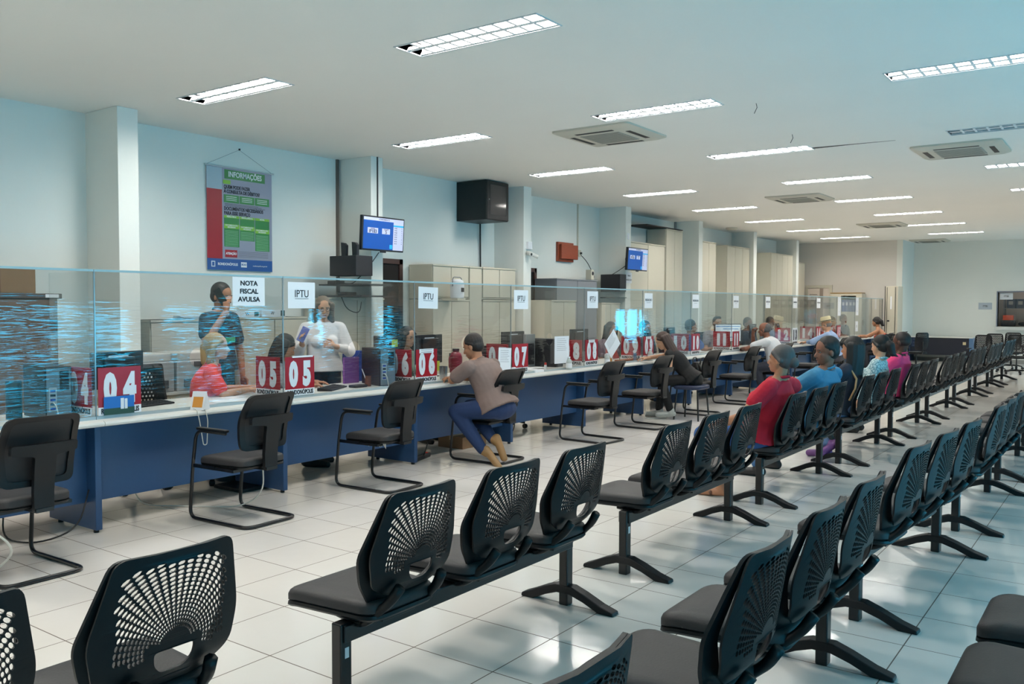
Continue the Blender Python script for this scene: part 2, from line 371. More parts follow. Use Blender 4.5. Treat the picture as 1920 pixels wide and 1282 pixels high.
cassette(-5.30, 14.72, .94, 'square ceiling air conditioner in the middle, second along the row')
cassette(-5.30, 20.68, .94, 'square ceiling air conditioner third along the row, above the far counters')
cassette(-5.33, 26.4, .94, 'last square ceiling air conditioner by the far corner')
s_ = MB().lathe([(.14, CEIL), (.14, CEIL - .03), (.10, CEIL - .06), (.02, CEIL - .065)], (-8.0, 20.05, 0), 18).build('ceiling_speaker', ac_white, smooth='auto'); tagit(s_, 'small round white speaker dome on the ceiling near the cabinets', 'speaker')
for i, (x, y, l) in enumerate([(-2.95, 7.95, 'short loose wire hanging from the ceiling by the second middle lamp'), (-3.15, 9.6, 'short loose wire hanging from the ceiling by the third middle lamp')]):
    w_ = MB().tube([(x, y, CEIL + .005), (x + .01, y, CEIL - .04), (x - .02, y + .01, CEIL - .09)], .003, 6).build('loose_wire', cable_black); tagit(w_, l, 'wire', 'loose wires hanging from the ceiling')
# ------------------------------------------------------------------ service counter
SEAM = [-1.72, -.12, 1.49, 3.09, 4.68, 6.28, 7.88, 9.47, 11.07, 12.7, 14.4, 16.0, 17.6, 19.2, 20.8, 22.4, 24.0]
ENDY = 25.3
GX = -5.72
DESKW = ['that runs out of the left edge of the picture', 'left of counter 04', 'of counter 04', 'of counter 05', 'of counter 06', 'of counter 07', 'of counter 08', 'of counter 09', 'of counter 10', 'of counter 11', 'beyond counter 11', 'of counter 12', 'of counter 14', 'of counter 15', 'before the last counter', 'at the far end of the row', '']
for i in range(len(SEAM)):
    a = SEAM[i]; b = SEAM[i + 1] if i + 1 < len(SEAM) else ENDY
    lab = 'blue service desk with white worktop ' + (['at the left edge, behind the camera side', 'left of counter sign 04, second desk back', 'left of counter sign 04', 'between counter signs 04 and 05', 'between counter signs 05 and 06', 'between counter signs 06 and 07', 'between counter signs 07 and 08', 'between counter signs 08 and 09', 'between counter signs 09 and 10', 'between counter signs 10 and 11', 'just beyond counter sign 11', 'just before counter sign 12', 'just beyond counter sign 12', 'just beyond counter sign 14', 'just beyond counter sign 15', 'second from the far end', 'last at the far end'][i])
    r = empty('service_desk', (GX, a, 0), lab, 'desk', 'service desks in the long counter')
    L = b - a; top = MB()
    pr = [(-.78, .735), (.095, .735), (.115, .742), (.12, .755), (.115, .768), (.095, .775), (-.78, .775)]
    top.prism([(p[0], p[1]) for p in pr], 0, 1, 'y'); top.v = [(v[0], .002 + v[1] * (L - .004), v[2]) for v in top.v]
    top.build('worktop', top_white, r, smooth='auto')
    leg = MB().box(-.62, .02, -.02, .025, .02, .735)
    leg.build('side_panel', blue_lam, r, bevel=.004)
    for xx in (-.5, -.02): MB().lathe([(.018, 0), (.018, .022)], (xx, .002, 0), 10).build('foot', black_plastic, r)
    MB().box(-.12, -.095, .025, L - .02, .2, .735).build('modesty_panel', blue_lam, r)
end = MB().box(GX - .62, GX + .02, ENDY - .02, ENDY + .02, .0, .735).build('end_panel', blue_lam, bpy.data.objects[[o.name for o in bpy.data.objects if o.name.startswith('service_desk')][-1]]); end.location = (-GX, -SEAM[-1], 0)
# acrylic screens: one front pane per desk with a round speech hole, and a divider across each seam
rail_m = mat('frosted acrylic edge', '93b4bd', .35)
WAVE = {0: 1, 1: 1, 2: 1, 3: 1, 4: .55, 5: .8, 8: .35, 9: 1}
for i in range(len(SEAM)):
    a = SEAM[i] + .003; b = (SEAM[i + 1] if i + 1 < len(SEAM) else ENDY) - .003; L = b - a
    base = empty('acrylic_screen', (GX, a, .775), '', '')
    holes = []
    if i not in (0,):
        hy = L * .5; holes = [[(hy + .075 * math.cos(t), .385 + .075 * math.sin(t)) for t in [2 * math.pi * k / 20 for k in range(20)]]]
    me = flat_with_holes([(0, .0), (L, .0), (L, 1.005), (0, 1.005)], holes, .006)
    for v in me.vertices: v.co = Vector((v.co.z, v.co.x, v.co.y))
    film = WAVE.get(i, 0)
    if film == 1: m_ = acrylic('acrylic with crinkled film', .32, (.86, .885, .89), .85)
    elif film: m_ = acrylic('acrylic with smoother film', .12, (.87, .89, .895), 1.1)
    else: m_ = acrylic('clear acrylic', .02, (.90, .91, .905), 1.0)
    me.name = 'pane'; link('pane', me, m_, base)
    MB().box(-.007, .007, 0, L, 1.003, 1.018).build('top_edge', rail_m, base)
    MB().box(-.008, .008, 0, L, 0, .022).build('bottom_edge', mat('aluminium channel', 'aab6ba', .4, metal=.3), base)
    MB().box(-.004, .004, -.004, .004, 0, 1.015).build('corner_strip', mat('clear corner strip', '8f9a9d', .2, metal=.4), base)
    base['label'] = 'upright clear acrylic screen ' + ['at the left edge, out past the wooden cabinet', 'second back from the 04 sign', 'left of the 04 sign with crinkled film', 'between the 04 and 05 signs, carrying the nota fiscal notice', 'between the 05 and 06 signs', 'between the 06 and 07 signs, beside the man in brown', 'between the 07 and 08 signs', 'between the 08 and 09 signs', 'between the 09 and 10 signs with teal reflections', 'between the 10 and 11 signs', 'just beyond the 11 sign, behind the man in white', 'just before the 12 sign', 'just beyond the 12 sign', 'beside the man in the straw hat', 'just beyond the 15 sign', 'second from the far end of the counter', 'last at the far end of the counter'][i]
    base['category'] = 'screen'; base['group'] = 'acrylic counter screens'
    if i >= 2:
        d = MB().box(GX - .60, GX - .008, SEAM[i] - .003, SEAM[i] + .003, .776, 1.78).build('acrylic_divider', acrylic('divider acrylic', 0, (.93, .945, .945), 1.0))
        tagit(d, 'clear acrylic divider set across the counter ' + {2: 'two seams left of sign 05', 3: 'at sign 04', 4: 'at sign 05', 5: 'at sign 06', 6: 'at sign 07', 7: 'at sign 08', 8: 'at sign 09', 9: 'at sign 10', 10: 'at sign 11', 11: 'beyond sign 11', 12: 'at sign 12', 13: 'at sign 14', 14: 'at sign 15', 15: 'second from the far end', 16: 'last at the far end'}[i], 'divider', 'acrylic counter dividers')
# numbered signs: one on the front pane, one on the divider
holder = mat('clear sign holder', 'c7ccd0', .25)
def sign(num, y, face, occl=False):
    W_, H_ = .31, .27
    if face == 'front':
        r = empty('counter_sign', (GX + .012, y + .012, .80), 'dark red sign with white number %s on the front screen' % num, 'sign', 'numbered counter signs')
        tr = lambda mb: mb
        rot = FACE_X; P = lambda a, h: (.006, a, h)
        def card(x0, x1, z0, z1, name, m, t=.004): return MB().box(0 if name == 'card' else .0, t, x0, x1, z0, z1).build(name, m, r)
    else:
        r = empty('counter_sign', (GX - .33, y - .012, .80), 'dark red sign with white number %s on the divider, facing the camera end' % num, 'sign', 'numbered counter signs')
        rot = FACE_Y; P = lambda a, h: (a, -.006, h)
        def card(x0, x1, z0, z1, name, m, t=.004): return MB().box(x0, x1, -t, 0, z0, z1).build(name, m, r)
    wm = white_card
    card(0, W_, .055, .055 + H_, 'card', crimson if num != '13' else mat('white card print', 'd6dde4', .35))
    card(0, W_, 0, .055, 'name_strip', paper)
    col = wm if num != '13' else ink
    for j, ch in enumerate(num):
        text('numeral', ch, .262, col, r, P(W_ * ((.27 + .46 * j) if num != '11' else (.32 + .36 * j)), .055 + H_ * .43), rot, sx=.85 if ch == '1' else .62, bold=.019)
    text('lettering', 'RONDONÓPOLIS', .05, ink, r, P(W_ / 2, .026), rot, sx=.70, bold=.0014)
    return r
NUMS = [('04', 3), ('05', 4), ('06', 5), ('07', 6), ('08', 7), ('09', 8), ('10', 9), ('11', 10), ('14', 13), ('15', 14)]
for n_, k in NUMS: sign(n_, SEAM[k], 'front'); sign(n_, SEAM[k], 'side')
sign('12', SEAM[12], 'side'); sign('13', SEAM[12], 'front')
# stickers on the signs
def slip(y0, y1, z0, z1, label, x=GX + .022, m=paper, lines=2, rot=0):
    r = MB().box(0, .002, 0, y1 - y0, 0, z1 - z0).build('paper_slip', m); r.location = (x, y0, z0); r.rotation_euler = (rot, 0, 0)
    tagit(r, label, 'paper', 'paper slips on the counter signs')
    for k in range(lines):
        MB().box(.002, .0028, (y1 - y0) * .12, (y1 - y0) * .88, (z1 - z0) * (.25 + .5 * k / max(1, lines - 1)) - .002, (z1 - z0) * (.25 + .5 * k / max(1, lines - 1)) + .002).build('printed_line', mat('grey print', '6d7078', .7), r)
    return r
slip(4.76, 4.98, 1.118, 1.132, 'thin white paper slip along the top of front sign 05', lines=0)
slip(6.33, 6.54, 1.088, 1.13, 'white paper slip taped at the top of front sign 06')
slip(9.55, 9.70, 1.088, 1.125, 'white paper slip taped at the top of front sign 08')
slip(11.14, 11.30, 1.088, 1.125, 'white paper slip taped at the top of front sign 09')
# the taped notices on the front panes
def notice(lines, y0, y1, z0, z1, label, size=.05, under=False, font=.0, sx=1.0, tilt=0, blur=False):
    r = MB().box(0, .0015, 0, y1 - y0, 0, z1 - z0).build('paper_notice', paper); r.location = (GX + .008, y0, z0); r.rotation_euler = (tilt, 0, 0)
    tagit(r, label, 'notice', 'paper notices taped to the screens')
    n = len(lines); H_ = z1 - z0
    for k, s in enumerate(lines):
        zz = H_ * (.5 if n == 1 else .78 - .56 * k / (n - 1)) + (.01 if under else 0)
        text('lettering', s, size, ink, r, (.003, (y1 - y0) / 2, zz), FACE_X, sx=sx, bold=font)
    if under: MB().box(.002, .003, (y1 - y0) * .25, (y1 - y0) * .75, H_ * .36, H_ * .375).build('underline', ink, r)
    return r
notice(['NOTA', 'FISCAL', 'AVULSA'], 4.19, 4.495, 1.55, 1.775, 'white notice reading nota fiscal avulsa beside the standing man', .052, font=.0016, sx=1.1)
notice(['IPTU'], 4.73, 5.02, 1.53, 1.748, 'white IPTU notice nearest the camera, left of the woman in white', .088, True, sx=.85)
notice(['IPTU'], 6.33, 6.62, 1.53, 1.742, 'white IPTU notice above the 06 sign', .088, True, sx=.85, tilt=-.02)
notice(['IPTU'], 7.93, 8.21, 1.52, 1.735, 'white IPTU notice above the 07 sign', .088, True, sx=.85)
notice(['IPTU'], 9.53, 9.80, 1.53, 1.747, 'white IPTU notice above the 08 sign, under the grey cabinet', .088, True, sx=.85)
for (ya, k) in [(11.11, 'above the 09 sign'), (12.74, 'above the 10 sign'), (14.44, 'above the 11 sign'), (16.05, 'above the grey haired man in white'), (17.65, 'above the 12 sign'), (19.25, 'left of the straw hat man')]:
    notice(['RECÁLCULO'], ya, ya + .25, 1.53, 1.745, 'white recálculo notice ' + k, .045, True, sx=.8)
for (ya, k) in [(20.87, 'left of the orange topped woman'), (22.46, 'nearer the orange topped woman')]:
    o_ = notice(['1', '2'], ya, ya + .25, 1.35, 1.79, 'tall white paper strip on the far screen ' + k, .05)
notice(['15'], 22.45, 22.68, .95, 1.2, 'white paper with a number low on the far screen', .09)
# ------------------------------------------------------------------ waiting benches
def back_map(me, base_shift, tuck=5):
    for v in me.vertices:
        y, s, t = v.co.x, v.co.y, v.co.z
        x = .208 + .062 * (s / .38) - .9 * y * y + base_shift(s)
        if s < .09: x -= (.09 - s) ** 2 * tuck
        v.co = Vector((x + t, y, .487 + s * 1.03))
def perforated_back():
    outer = round_poly([(-.179, .385), (.179, .385), (.234, .16), (.212, .045), (.115, -.01), (-.115, -.01), (-.212, .045), (-.234, .16)], .035, 5)
    holes = [round_poly([(-.064, .108), (.064, .108), (.060, .070), (.034, .042), (-.034, .042), (-.060, .070)], .014, 3)]
    N = 31; dt = math.radians(224) / N; cy, cs = 0.0, .118
    r = .052
    while r < .36:
        dr = .0098 + .0045 * (r / .3)
        for k in range(N):
            th = math.radians(-22) + (k + .5) * dt; hw = min(.42 * dt * r, .0155); hr = dr * .415
            px, ps = cy + r * math.cos(th), cs + r * math.sin(th)
            lim = .180 + .014 * (1 - abs(ps - .17) / .2)
            if abs(px) > lim - hw or ps > .356 - .3 * px * px or abs(px) + max(0, ps - .30) * .5 > .178 - hw or ps < .085 + hw or (abs(px) < .085 + hw and ps < .128 + hr) : continue
            u = (math.cos(th), math.sin(th)); w = (-u[1], u[0]); poly = []
            for a, b in ((1, .45), (.45, 1), (-.45, 1), (-1, .45), (-1, -.45), (-.45, -1), (.45, -1), (1, -.45)):
                poly.append((px + u[0] * hr * b + w[0] * hw * a, ps + u[1] * hr * b + w[1] * hw * a))
            holes.append(poly)
        r += dr
    me = flat_with_holes(outer, holes, .007)
    slice_mesh(me, [((x, 0, 0), (1, 0, 0)) for x in (-.19, -.14, -.08, .08, .14, .19)] + [((0, y, 0), (0, 1, 0)) for y in (.02, .05, .09, .3)])
    back_map(me, lambda s: 0); me.name = 'perforated_panel'
    return me
def back_frame_mesh():
    outer = round_poly([(-.181, .383), (.181, .383), (.246, .15), (.222, .05), (.115, -.10), (-.115, -.10), (-.222, .05), (-.246, .15)], .03, 4)
    hole = round_poly([(-.165, .35), (.165, .35), (.20, .15), (.15, .045), (.09, .02), (-.09, .02), (-.15, .045), (-.20, .15)], .03, 4)
    me = flat_with_holes(outer, [hole], .012)
    slice_mesh(me, [((x, 0, 0), (1, 0, 0)) for x in (-.19, -.14, -.07, 0, .07, .14, .19)] + [((0, y, 0), (0, 1, 0)) for y in (-.05, 0, .05, .1, .2, .3)])
    back_map(me, lambda s: -(.012 + .045 * max(0, min(1, 1 - s / .38)) ** .8), 1.2)
    me.name = 'back_frame'; return me
def seat_outline(inset, n=5, w0=.225, w1=.185, x0=-.31, x1=.15):
    a, b = w0 - inset, w1 - inset
    return round_poly([(x0 + inset, -a), (x1 - inset, -b), (x1 - inset, b), (x0 + inset, a)], max(.012, .075 - inset * .5), n)
def cushion(mb, z0, z1, **kw):
    drop = lambda x: -.02 * max(0, (-.2 - x) / .11) ** 2 + .004 * max(0, x / .15)
    lv = [(.012, z0), (0, z0 + .012), (0, z1 - .022), (.006, z1 - .010), (.018, z1 - .003), (.045, z1), (.12, z1 - .002)]
    return mb.rings([[(p[0], p[1], z + drop(p[0])) for p in seat_outline(i, **kw)] for i, z in lv])
pb, bf = perforated_back(), back_frame_mesh()
def make_bench():
    r = empty('beam_bench', (0, 0, 0), '', '')
    MB().box(-.035, .035, -.80, .80, .30, .365).build('beam', black_metal, r, bevel=.004)
    for y in (-.785, .785):
        p = MB().box(-.026, .026, y - .028, y + .028, .0, .372).build('post', black_metal, r, bevel=.006)
        poly = [(-.265, .0), (-.262, .02), (-.20, .045), (-.12, .082), (-.05, .106), (.05, .106), (.12, .082), (.22, .04), (.295, .018), (.298, 0), (.21, 0), (.12, .038), (.04, .062), (-.04, .062), (-.11, .038), (-.19, 0)]
        f = MB().prism(poly, y - .032, y + .032, 'y').build('foot', black_plastic, p, bevel=.006)
        if y < 0: MB().box(.0265, .0275, y - .008, y + .012, .24, .28).build('sticker', paper, p)
    for y in (-.59, 0, .59):
        s = cushion(MB(), .405, .462).build('seat', grey_seat, r, smooth='auto', loc=(0, y, 0))
        sh = MB().rings([[(p[0], p[1], z - .02 * max(0, (-.2 - p[0]) / .11) ** 2) for p in seat_outline(i)] for i, z in ((.05, .378), (.006, .388), (-.002, .398), (0, .41))]).build('seat_shell', black_plastic, s, smooth='auto')
        MB().box(-.13, .11, -.09, .09, .362, .382).build('mounting_plate', black_metal, s, bevel=.003)
        q = link('backrest', pb, black_plastic, r, 'auto', loc=(0, y, 0))
        link('back_frame', bf, black_plastic, q, 'auto')
        for k in (-1, 1):
            pts = fillet([(.226, .115 * k, .525), (.190, .13 * k, .468), (.09, .15 * k, .378), (.045, .15 * k, .358), (-.08, .14 * k, .37)], .03, 5)
            MB().tube(pts, [.021 - .010 * i / (len(pts) - 1) for i in range(len(pts))], 8).build('back_arm', black_plastic, q, smooth=True)
    return r
bench = make_bench(); used = False
def put_bench(x, y, label, group):
    global used
    o = bench if not used else copy_tree(bench); used = True
    o.location = (x, y, 0); o['label'] = label; o['category'] = 'bench'; o['group'] = group
    return o
B1, B2, B3 = -2.39, -1.04, -.10
names1 = ['cut off by the bottom left corner', 'second from the camera, its near end post standing at the bottom', 'third from the camera, just left of the woman in red', 'seating the woman in red and the man in the blue shirt', 'seating the woman in navy and the girl in the patterned top', 'with the man in pink on its near seat', 'empty, first beyond the man in pink', 'empty, second beyond the man in pink', 'empty, third beyond the man in pink', 'empty, farthest in the row nearest the counter']
for k in range(-1, 9): put_bench(B1, 3.005 + 2.21 * k, 'black three-seat bench ' + names1[k + 1], 'waiting benches in the row nearest the counter')
names2 = ['mostly below the bottom edge of the picture', 'nearest whole bench at the bottom right', 'second from the bottom right', 'third from the bottom right', 'fourth, touching the right edge', 'fifth, cut by the right edge']
for k in range(-1, 5):
    o = put_bench({-1: -1.08, 0: -1.08, 1: -1.06}.get(k, -1.0), 3.03 + 2.21 * k, 'black three-seat bench in the middle row, ' + names2[k + 1], 'waiting benches in the middle row')
    if k == 1: o.rotation_euler = (0, 0, -.06)
put_bench(-.13, 3.0, 'black bench in the right hand row, two seat fronts showing at the right edge', 'waiting benches in the right hand row')
# ------------------------------------------------------------------ visitor chairs with cantilever frames (origin at the seat centre, facing -X)
def make_visitor():
    r = empty('visitor_chair', (0, 0, 0), '', '')
    w = .225
    sled = []
    for s in (-1, 1):
        pts = [(.02, w * s, .655), (-.30, w * s, .655), (-.345, w * s, .40), (-.385, w * s, .014), (.235, w * s, .014)]
        sled.append(pts)
    path = sled[0][:] + list(reversed(sled[1]))
    MB().tube(fillet(path, .075, 7), .0125, 10).build('frame', black_metal, r, smooth=True)
    for s in (-1, 1):
        MB().box(-.28, .035, w * s - .022, w * s + .022, .662, .682).build('armrest', black_plastic, r, bevel=.008, seg=3)
        MB().box(-.345, -.10, w * s - (.0 if s > 0 else .0) - .006, w * s + .006, .385, .41).build('side_rail', black_metal, r)
    MB().box(-.24, .10, -.228, .228, .385, .405).build('seat_frame', black_metal, r)
    cushion(MB(), .415, .478, w0=.225, w1=.2, x0=-.30, x1=.17).build('seat', grey_seat, r, smooth='auto')
    MB().rings([[(p[0], p[1], z) for p in seat_outline(i, w0=.225, w1=.2, x0=-.30, x1=.17)] for i, z in ((.04, .40), (.004, .408), (0, .42))]).build('seat_shell', black_plastic, r, smooth='auto')
    # back: rounded frame with stretched mesh and a T-shaped carrier
    def bmap(me, sh, cur=.5):
        for v in me.vertices:
            y, s, t = v.co.x, v.co.y, v.co.z
            v.co = Vector((.17 + sh + .10 * (s / .4) ** 1.4 * 1.0 - cur * y * y + t - .03 * math.sin(math.pi * min(1, s / .4)), y, .535 + s))
    out = round_poly([(-.205, .40), (.205, .40), (.225, .22), (.205, .0), (-.205, .0), (-.225, .22)], .05, 5)
    inn = round_poly([(-.17, .37), (.17, .37), (.185, .21), (.165, .035), (-.165, .035), (-.185, .21)], .035, 5)
    sl = [((x, 0, 0), (1, 0, 0)) for x in (-.15, -.07, 0, .07, .15)] + [((0, y, 0), (0, 1, 0)) for y in (.1, .2, .3)]
    me = flat_with_holes(out, [inn], .022); slice_mesh(me, sl); bmap(me, 0); me.name = 'back_frame'
    bk = link('backrest', me, black_plastic, r, 'auto')
    me = flat_with_holes(inn, [], .004); slice_mesh(me, sl); bmap(me, -.004); link('back_mesh', me, mesh_black, bk, 'auto')
    T = [(-.185, .245), (.185, .245), (.185, .19), (.06, .175), (.055, -.14), (-.055, -.14), (-.06, .175), (-.185, .19)]
    me = flat_with_holes(round_poly(T, .012, 3), [], .03); slice_mesh(me, sl + [((0, -.03, 0), (0, 1, 0))])
    for v in me.vertices:
        y, s, t = v.co.x, v.co.y, v.co.z
        v.co = Vector((.215 + .04 * max(0, s) / .25 - .45 * y * y + t, y, .535 + s))
    me.name = 'back_support'; link('back_support', me, black_plastic, r, 'auto')
    MB().box(.252, .255, -.022, .022, .742, .752).build('size_label', paper, r)
    MB().box(-.05, .235, -.05, .05, .39, .412).build('support_arm', black_metal, r)
    return r
vc = make_visitor(); vused = False
VIS = [(-5.19, 2.37, 0.03, 'cut off by the left edge of the picture'), (-5.19, 3.94, 0.05, 'in front of counter 04, empty'), (-5.2, 5.36, .04, 'in front of counter 05, empty'),
       (-5.25, 6.95, .03, 'with the man in brown sitting on it'), (-5.05, 8.68, -.06, 'just right of the man in brown, empty'), (-5.09, 10.05, -.04, 'left of the woman in black, empty'),
       (-5.15, 11.78, -.05, 'holding the black handbag'), (-5.15, 13.4, -.05, 'left of the man in white, empty'), (-5.12, 14.92, 0, 'with the man in white sitting on it'),
       (-5.1, 16.75, -.04, 'left of the man in the straw hat, empty'), (-5.1, 18.35, 0, 'with the man in the straw hat sitting on it'), (-5.1, 22.4, 0, 'with the orange topped woman sitting on it'), (-5.1, 24.0, .1, 'last, at the far end of the counter')]
for x, y, a, l in VIS:
    o = vc if not vused else copy_tree(vc); vused = True
    o.location = (x, y, 0); o.rotation_euler = (0, 0, a); o['label'] = 'black cantilever visitor chair with arms, ' + l; o['category'] = 'chair'; o['group'] = 'visitor chairs at the counter'
# torn seat lining and plastic wrap hanging under some chairs
lin = mat('torn white lining', 'c9c9c4', .7)
for x, y, l in [(-5.19, 2.25, 'under the chair at the left edge'), (-5.2, 5.36, 'under the chair at counter 05'), (-5.05, 8.68, 'under the chair right of the man in brown')]:
    random.seed(int(y * 10)); m_ = MB(); n = 9
    pr = [(-.16 + .3 * k / n, random.uniform(.012, .045) if k % 2 else .012) for k in range(n + 1)]
    if y < 3: pr = [(p[0], p[1] * 2.2) for p in pr]
    for j in range(n):
        (a, h1), (b_, h2) = pr[j], pr[j + 1]
        m_.prism([(a, 0), (b_, 0), (b_, -h2), (a, -h1)], -.155 + .01 * (j % 2), -.153 + .01 * (j % 2), 'y')
    o = m_.build('torn_lining', lin); o.location = (x, y, .404); tagit(o, 'ragged white torn lining hanging ' + l, 'lining', 'torn seat linings')
# ------------------------------------------------------------------ staff swivel chairs (origin on the floor, facing +X)
def make_staff(back_m, name='swivel_chair', mesh_back=False):
    r = empty(name, (0, 0, 0), '', '')
    st = MB()
    for k in range(5):
        a = 2 * math.pi * k / 5 + .3; c, s = math.cos(a), math.sin(a)
        st.tube([(0, 0, .10), (.16 * c, .16 * s, .105), (.29 * c, .29 * s, .072)], [.024, .02, .014], 8)
    base = st.build('star_base', black_plastic, r, smooth=True)
    for k in range(5):
        a = 2 * math.pi * k / 5 + .3; c, s = math.cos(a), math.sin(a)
        wv = MB().lathe([(.006, -.02), (.028, -.02), (.03, -.012), (.03, .012), (.028, .02), (.006, .02)], (0, 0, 0), 14, 'x')
        MB.lathe(wv, [(.016, -.024), (.016, .024)], (0, 0, 0), 12, 'x'); o = wv.build('caster', black_plastic, base, smooth='auto'); o.location = (.29 * c, .29 * s, .031); o.rotation_euler = (0, 0, a + .9)
    MB().lathe([(.026, .08), (.026, .22), (.016, .225), (.016, .40), (.07, .405), (.07, .42)], (0, 0, 0), 12).build('gas_column', black_metal, r, smooth='auto')
    s = cushion(MB(), .42, .48, w0=.235, w1=.22, x0=-.25, x1=.22)
    s.v = [(-v[0], v[1], v[2]) for v in s.v]; s.build('seat', grey_seat if not mesh_back else black_plastic, r, smooth='auto')
    out = round_poly([(-.20, .50), (.20, .50), (.23, .2), (.19, 0), (-.19, 0), (-.23, .2)], .07, 6)
    if mesh_back:
        holes = []
        for i in range(-6, 7):
            for j in range(1, 15):
                px, ps = i * .027 + (.013 if j % 2 else 0), j * .031 + .02
                if abs(px) < .175 and ps < .46: holes.append([(px + .0085 * math.cos(t), ps + .0085 * math.sin(t)) for t in [math.pi * 2 * q / 6 for q in range(6)]])
        me = flat_with_holes(out, holes, .008)
    else: me = flat_with_holes(out, [], .05)
    slice_mesh(me, [((x, 0, 0), (1, 0, 0)) for x in (-.15, -.07, 0, .07, .15)] + [((0, y, 0), (0, 1, 0)) for y in (.12, .25, .38)])
    for v in me.vertices:
        y, q, t = v.co.x, v.co.y, v.co.z; v.co = Vector((-.22 - .06 * (q / .5) + .8 * y * y + t - .02 * math.sin(math.pi * q / .5), y, .54 + q))
    me.name = 'backrest'; bk = link('backrest', me, back_m, r, 'auto', bevel=0 if mesh_back else .012)
    MB().tube(fillet([(-.02, 0, .41), (-.26, 0, .42), (-.285, 0, .60), (-.28, 0, .78)], .06, 5), .016, 8).build('back_bar', black_metal, r, smooth=True)
    for k in (-1, 1):
        MB().tube(fillet([(.0, .24 * k, .43), (.0, .275 * k, .45), (-.0, .275 * k, .66)], .03, 4), .012, 8).build('arm_post', black_plastic, r, smooth=True)
        MB().box(-.12, .12, .275 * k - .03, .275 * k + .03, .66, .685).build('armrest', black_plastic, r, bevel=.01, seg=3)
    return r
blue_fab = mat('royal blue fabric', '17357f', .85, noise=.1, nscale=200)
red_fab = mat('red fabric', 'b02a2c', .8)
sc_black = make_staff(mat('black fabric', '17181c', .85, noise=.15, nscale=200)); sc_blue = make_staff(blue_fab); sc_mesh = make_staff(black_plastic, 'office_chair', True); sc_red = make_staff(red_fab)
def put_staff(o, fresh, x, y, a, label):
    q = o if fresh else copy_tree(o); q.location = (x, y, 0); q.rotation_euler = (0, 0, a); q['label'] = label; q['category'] = 'chair'; q['group'] = 'swivel chairs behind the counter'
put_staff(sc_mesh, True, -6.85, 4.02, 2.7, 'black mesh swivel chair behind the 04 counter, left of the woman in orange red')
put_staff(sc_blue, True, -6.95, 6.95, .2, 'blue backed swivel chair behind the 05 counter, right of the woman in white')
put_staff(sc_black, True, -6.70, 4.47, .98, 'black swivel chair under the blonde woman in orange red')
put_staff(sc_black, False, -6.95, 5.36, .9, 'black swivel chair under the long haired woman at counter 05')
put_staff(sc_black, False, -7.05, 7.50, 0, 'black swivel chair under the woman in pale green')
put_staff(sc_red, True, -7.0, 11.05, .4, 'red backed swivel chair behind counter 08')
put_staff(sc_black, False, -6.55, 8.85, .2, 'black swivel chair behind counter 07 with wheels showing below')
put_staff(sc_black, False, -6.7, 14.3, .9, 'black swivel chair under the man in the blue polo')
put_staff(sc_black, False, -6.95, 16.4, -.3, 'black swivel chair under the bearded man')
# group of mesh chairs by the far window
for i, (x, y, a, l) in enumerate([(-2.98, 22.7, 1.4, 'leftmost of the cluster by the far window'), (-2.85, 24.0, 1.65, 'second of the cluster by the far window'), (-2.62, 25.3, 1.5, 'farthest back of the cluster by the far window'), (-2.30, 23.3, 1.7, 'fourth of the cluster by the far window'), (-2.05, 24.5, 1.4, 'at the right edge of the cluster by the far window')]):
    q = copy_tree(sc_mesh); q.location = (x, y, 0); q.scale = (.88, .88, .88); q.rotation_euler = (0, 0, a + math.pi); tagit(q, 'black mesh office chair, ' + l, 'chair', 'mesh office chairs by the far window')
for x, y, a, l in [(-4.62, 21.9, -.6, 'behind the man in pink, nearer'), (-4.60, 24.0, 2.4, 'behind the man in pink, farther')]:
    q = copy_tree(sc_mesh); q.location = (x, y, 0); q.scale = (.88, .88, .88); q.rotation_euler = (0, 0, a); tagit(q, 'black office chair standing alone ' + l, 'chair', 'office chairs by the far desk')
# ------------------------------------------------------------------ steel cabinets along the left wall
def cabinet(x0, x1, y0, y1, z0, z1, label, group, m=steel_beige, doors=2, door_open=None, handle=True, split=None):
    """fronts face +X"""
    r = empty('steel_cabinet', (x0, y0, z0), label, 'cabinet', group); D, W, H = x1 - x0, y1 - y0, z1 - z0
    MB().box(0, D - .02, 0, W, 0.0, H).build('body', m, r, bevel=.003)
    MB().box(-.0, D + .008, -.004, W + .004, H - .022, H).build('top_panel', m, r, bevel=.002)
    for k in range(doors):
        a, c = W * k / doors + .006, W * (k + 1) / doors - .006
        d = MB().box(D - .018, D, a, c, .03, H - .03).build('door', m, r, bevel=.003)
        if door_open == k: d.location = (.02, .0, 0); d.rotation_euler = (0, 0, 0)
        if handle and k % 2 == (0 if doors > 1 else 0):
            hz = min(H * .5, .95) if H > 1 else H * .3
            MB().box(D, D + .014, c - .05, c - .025, hz - .05, hz + .05).build('handle', black_plastic, d, bevel=.003)
    return r
G1 = 'beige cabinets against the left wall'; G2 = 'upper beige cabinets stacked on the low ones'
cabinet(-8.5, -8.08, 4.95, 5.95, 0, 1.40, 'pale grey low cabinet behind the standing man', G1, mat('pale grey steel', 'b4b4ad', .45), doors=1)
cabinet(-8.5, -8.05, 6.0, 6.95, 0, 1.42, 'beige low cabinet behind the woman in white, with boxes on top', G1)
cabinet(-8.5, -8.05, 7.30, 8.25, 0, 1.65, 'beige cabinet under the black shelf box, right of the woman in white', G1)
cabinet(-8.5, -8.05, 9.23, 10.05, 0, 1.645, 'beige lower cabinet just right of the brown doorway', G1)
cabinet(-8.5, -8.05, 10.37, 11.22, 0, 1.645, 'beige lower cabinet behind the man in brown', G1)
cabinet(-8.5, -8.05, 9.23, 10.03, 1.655, 2.14, 'upper beige cabinet nearest the camera, with a jug hanging in front', G2, handle=False)
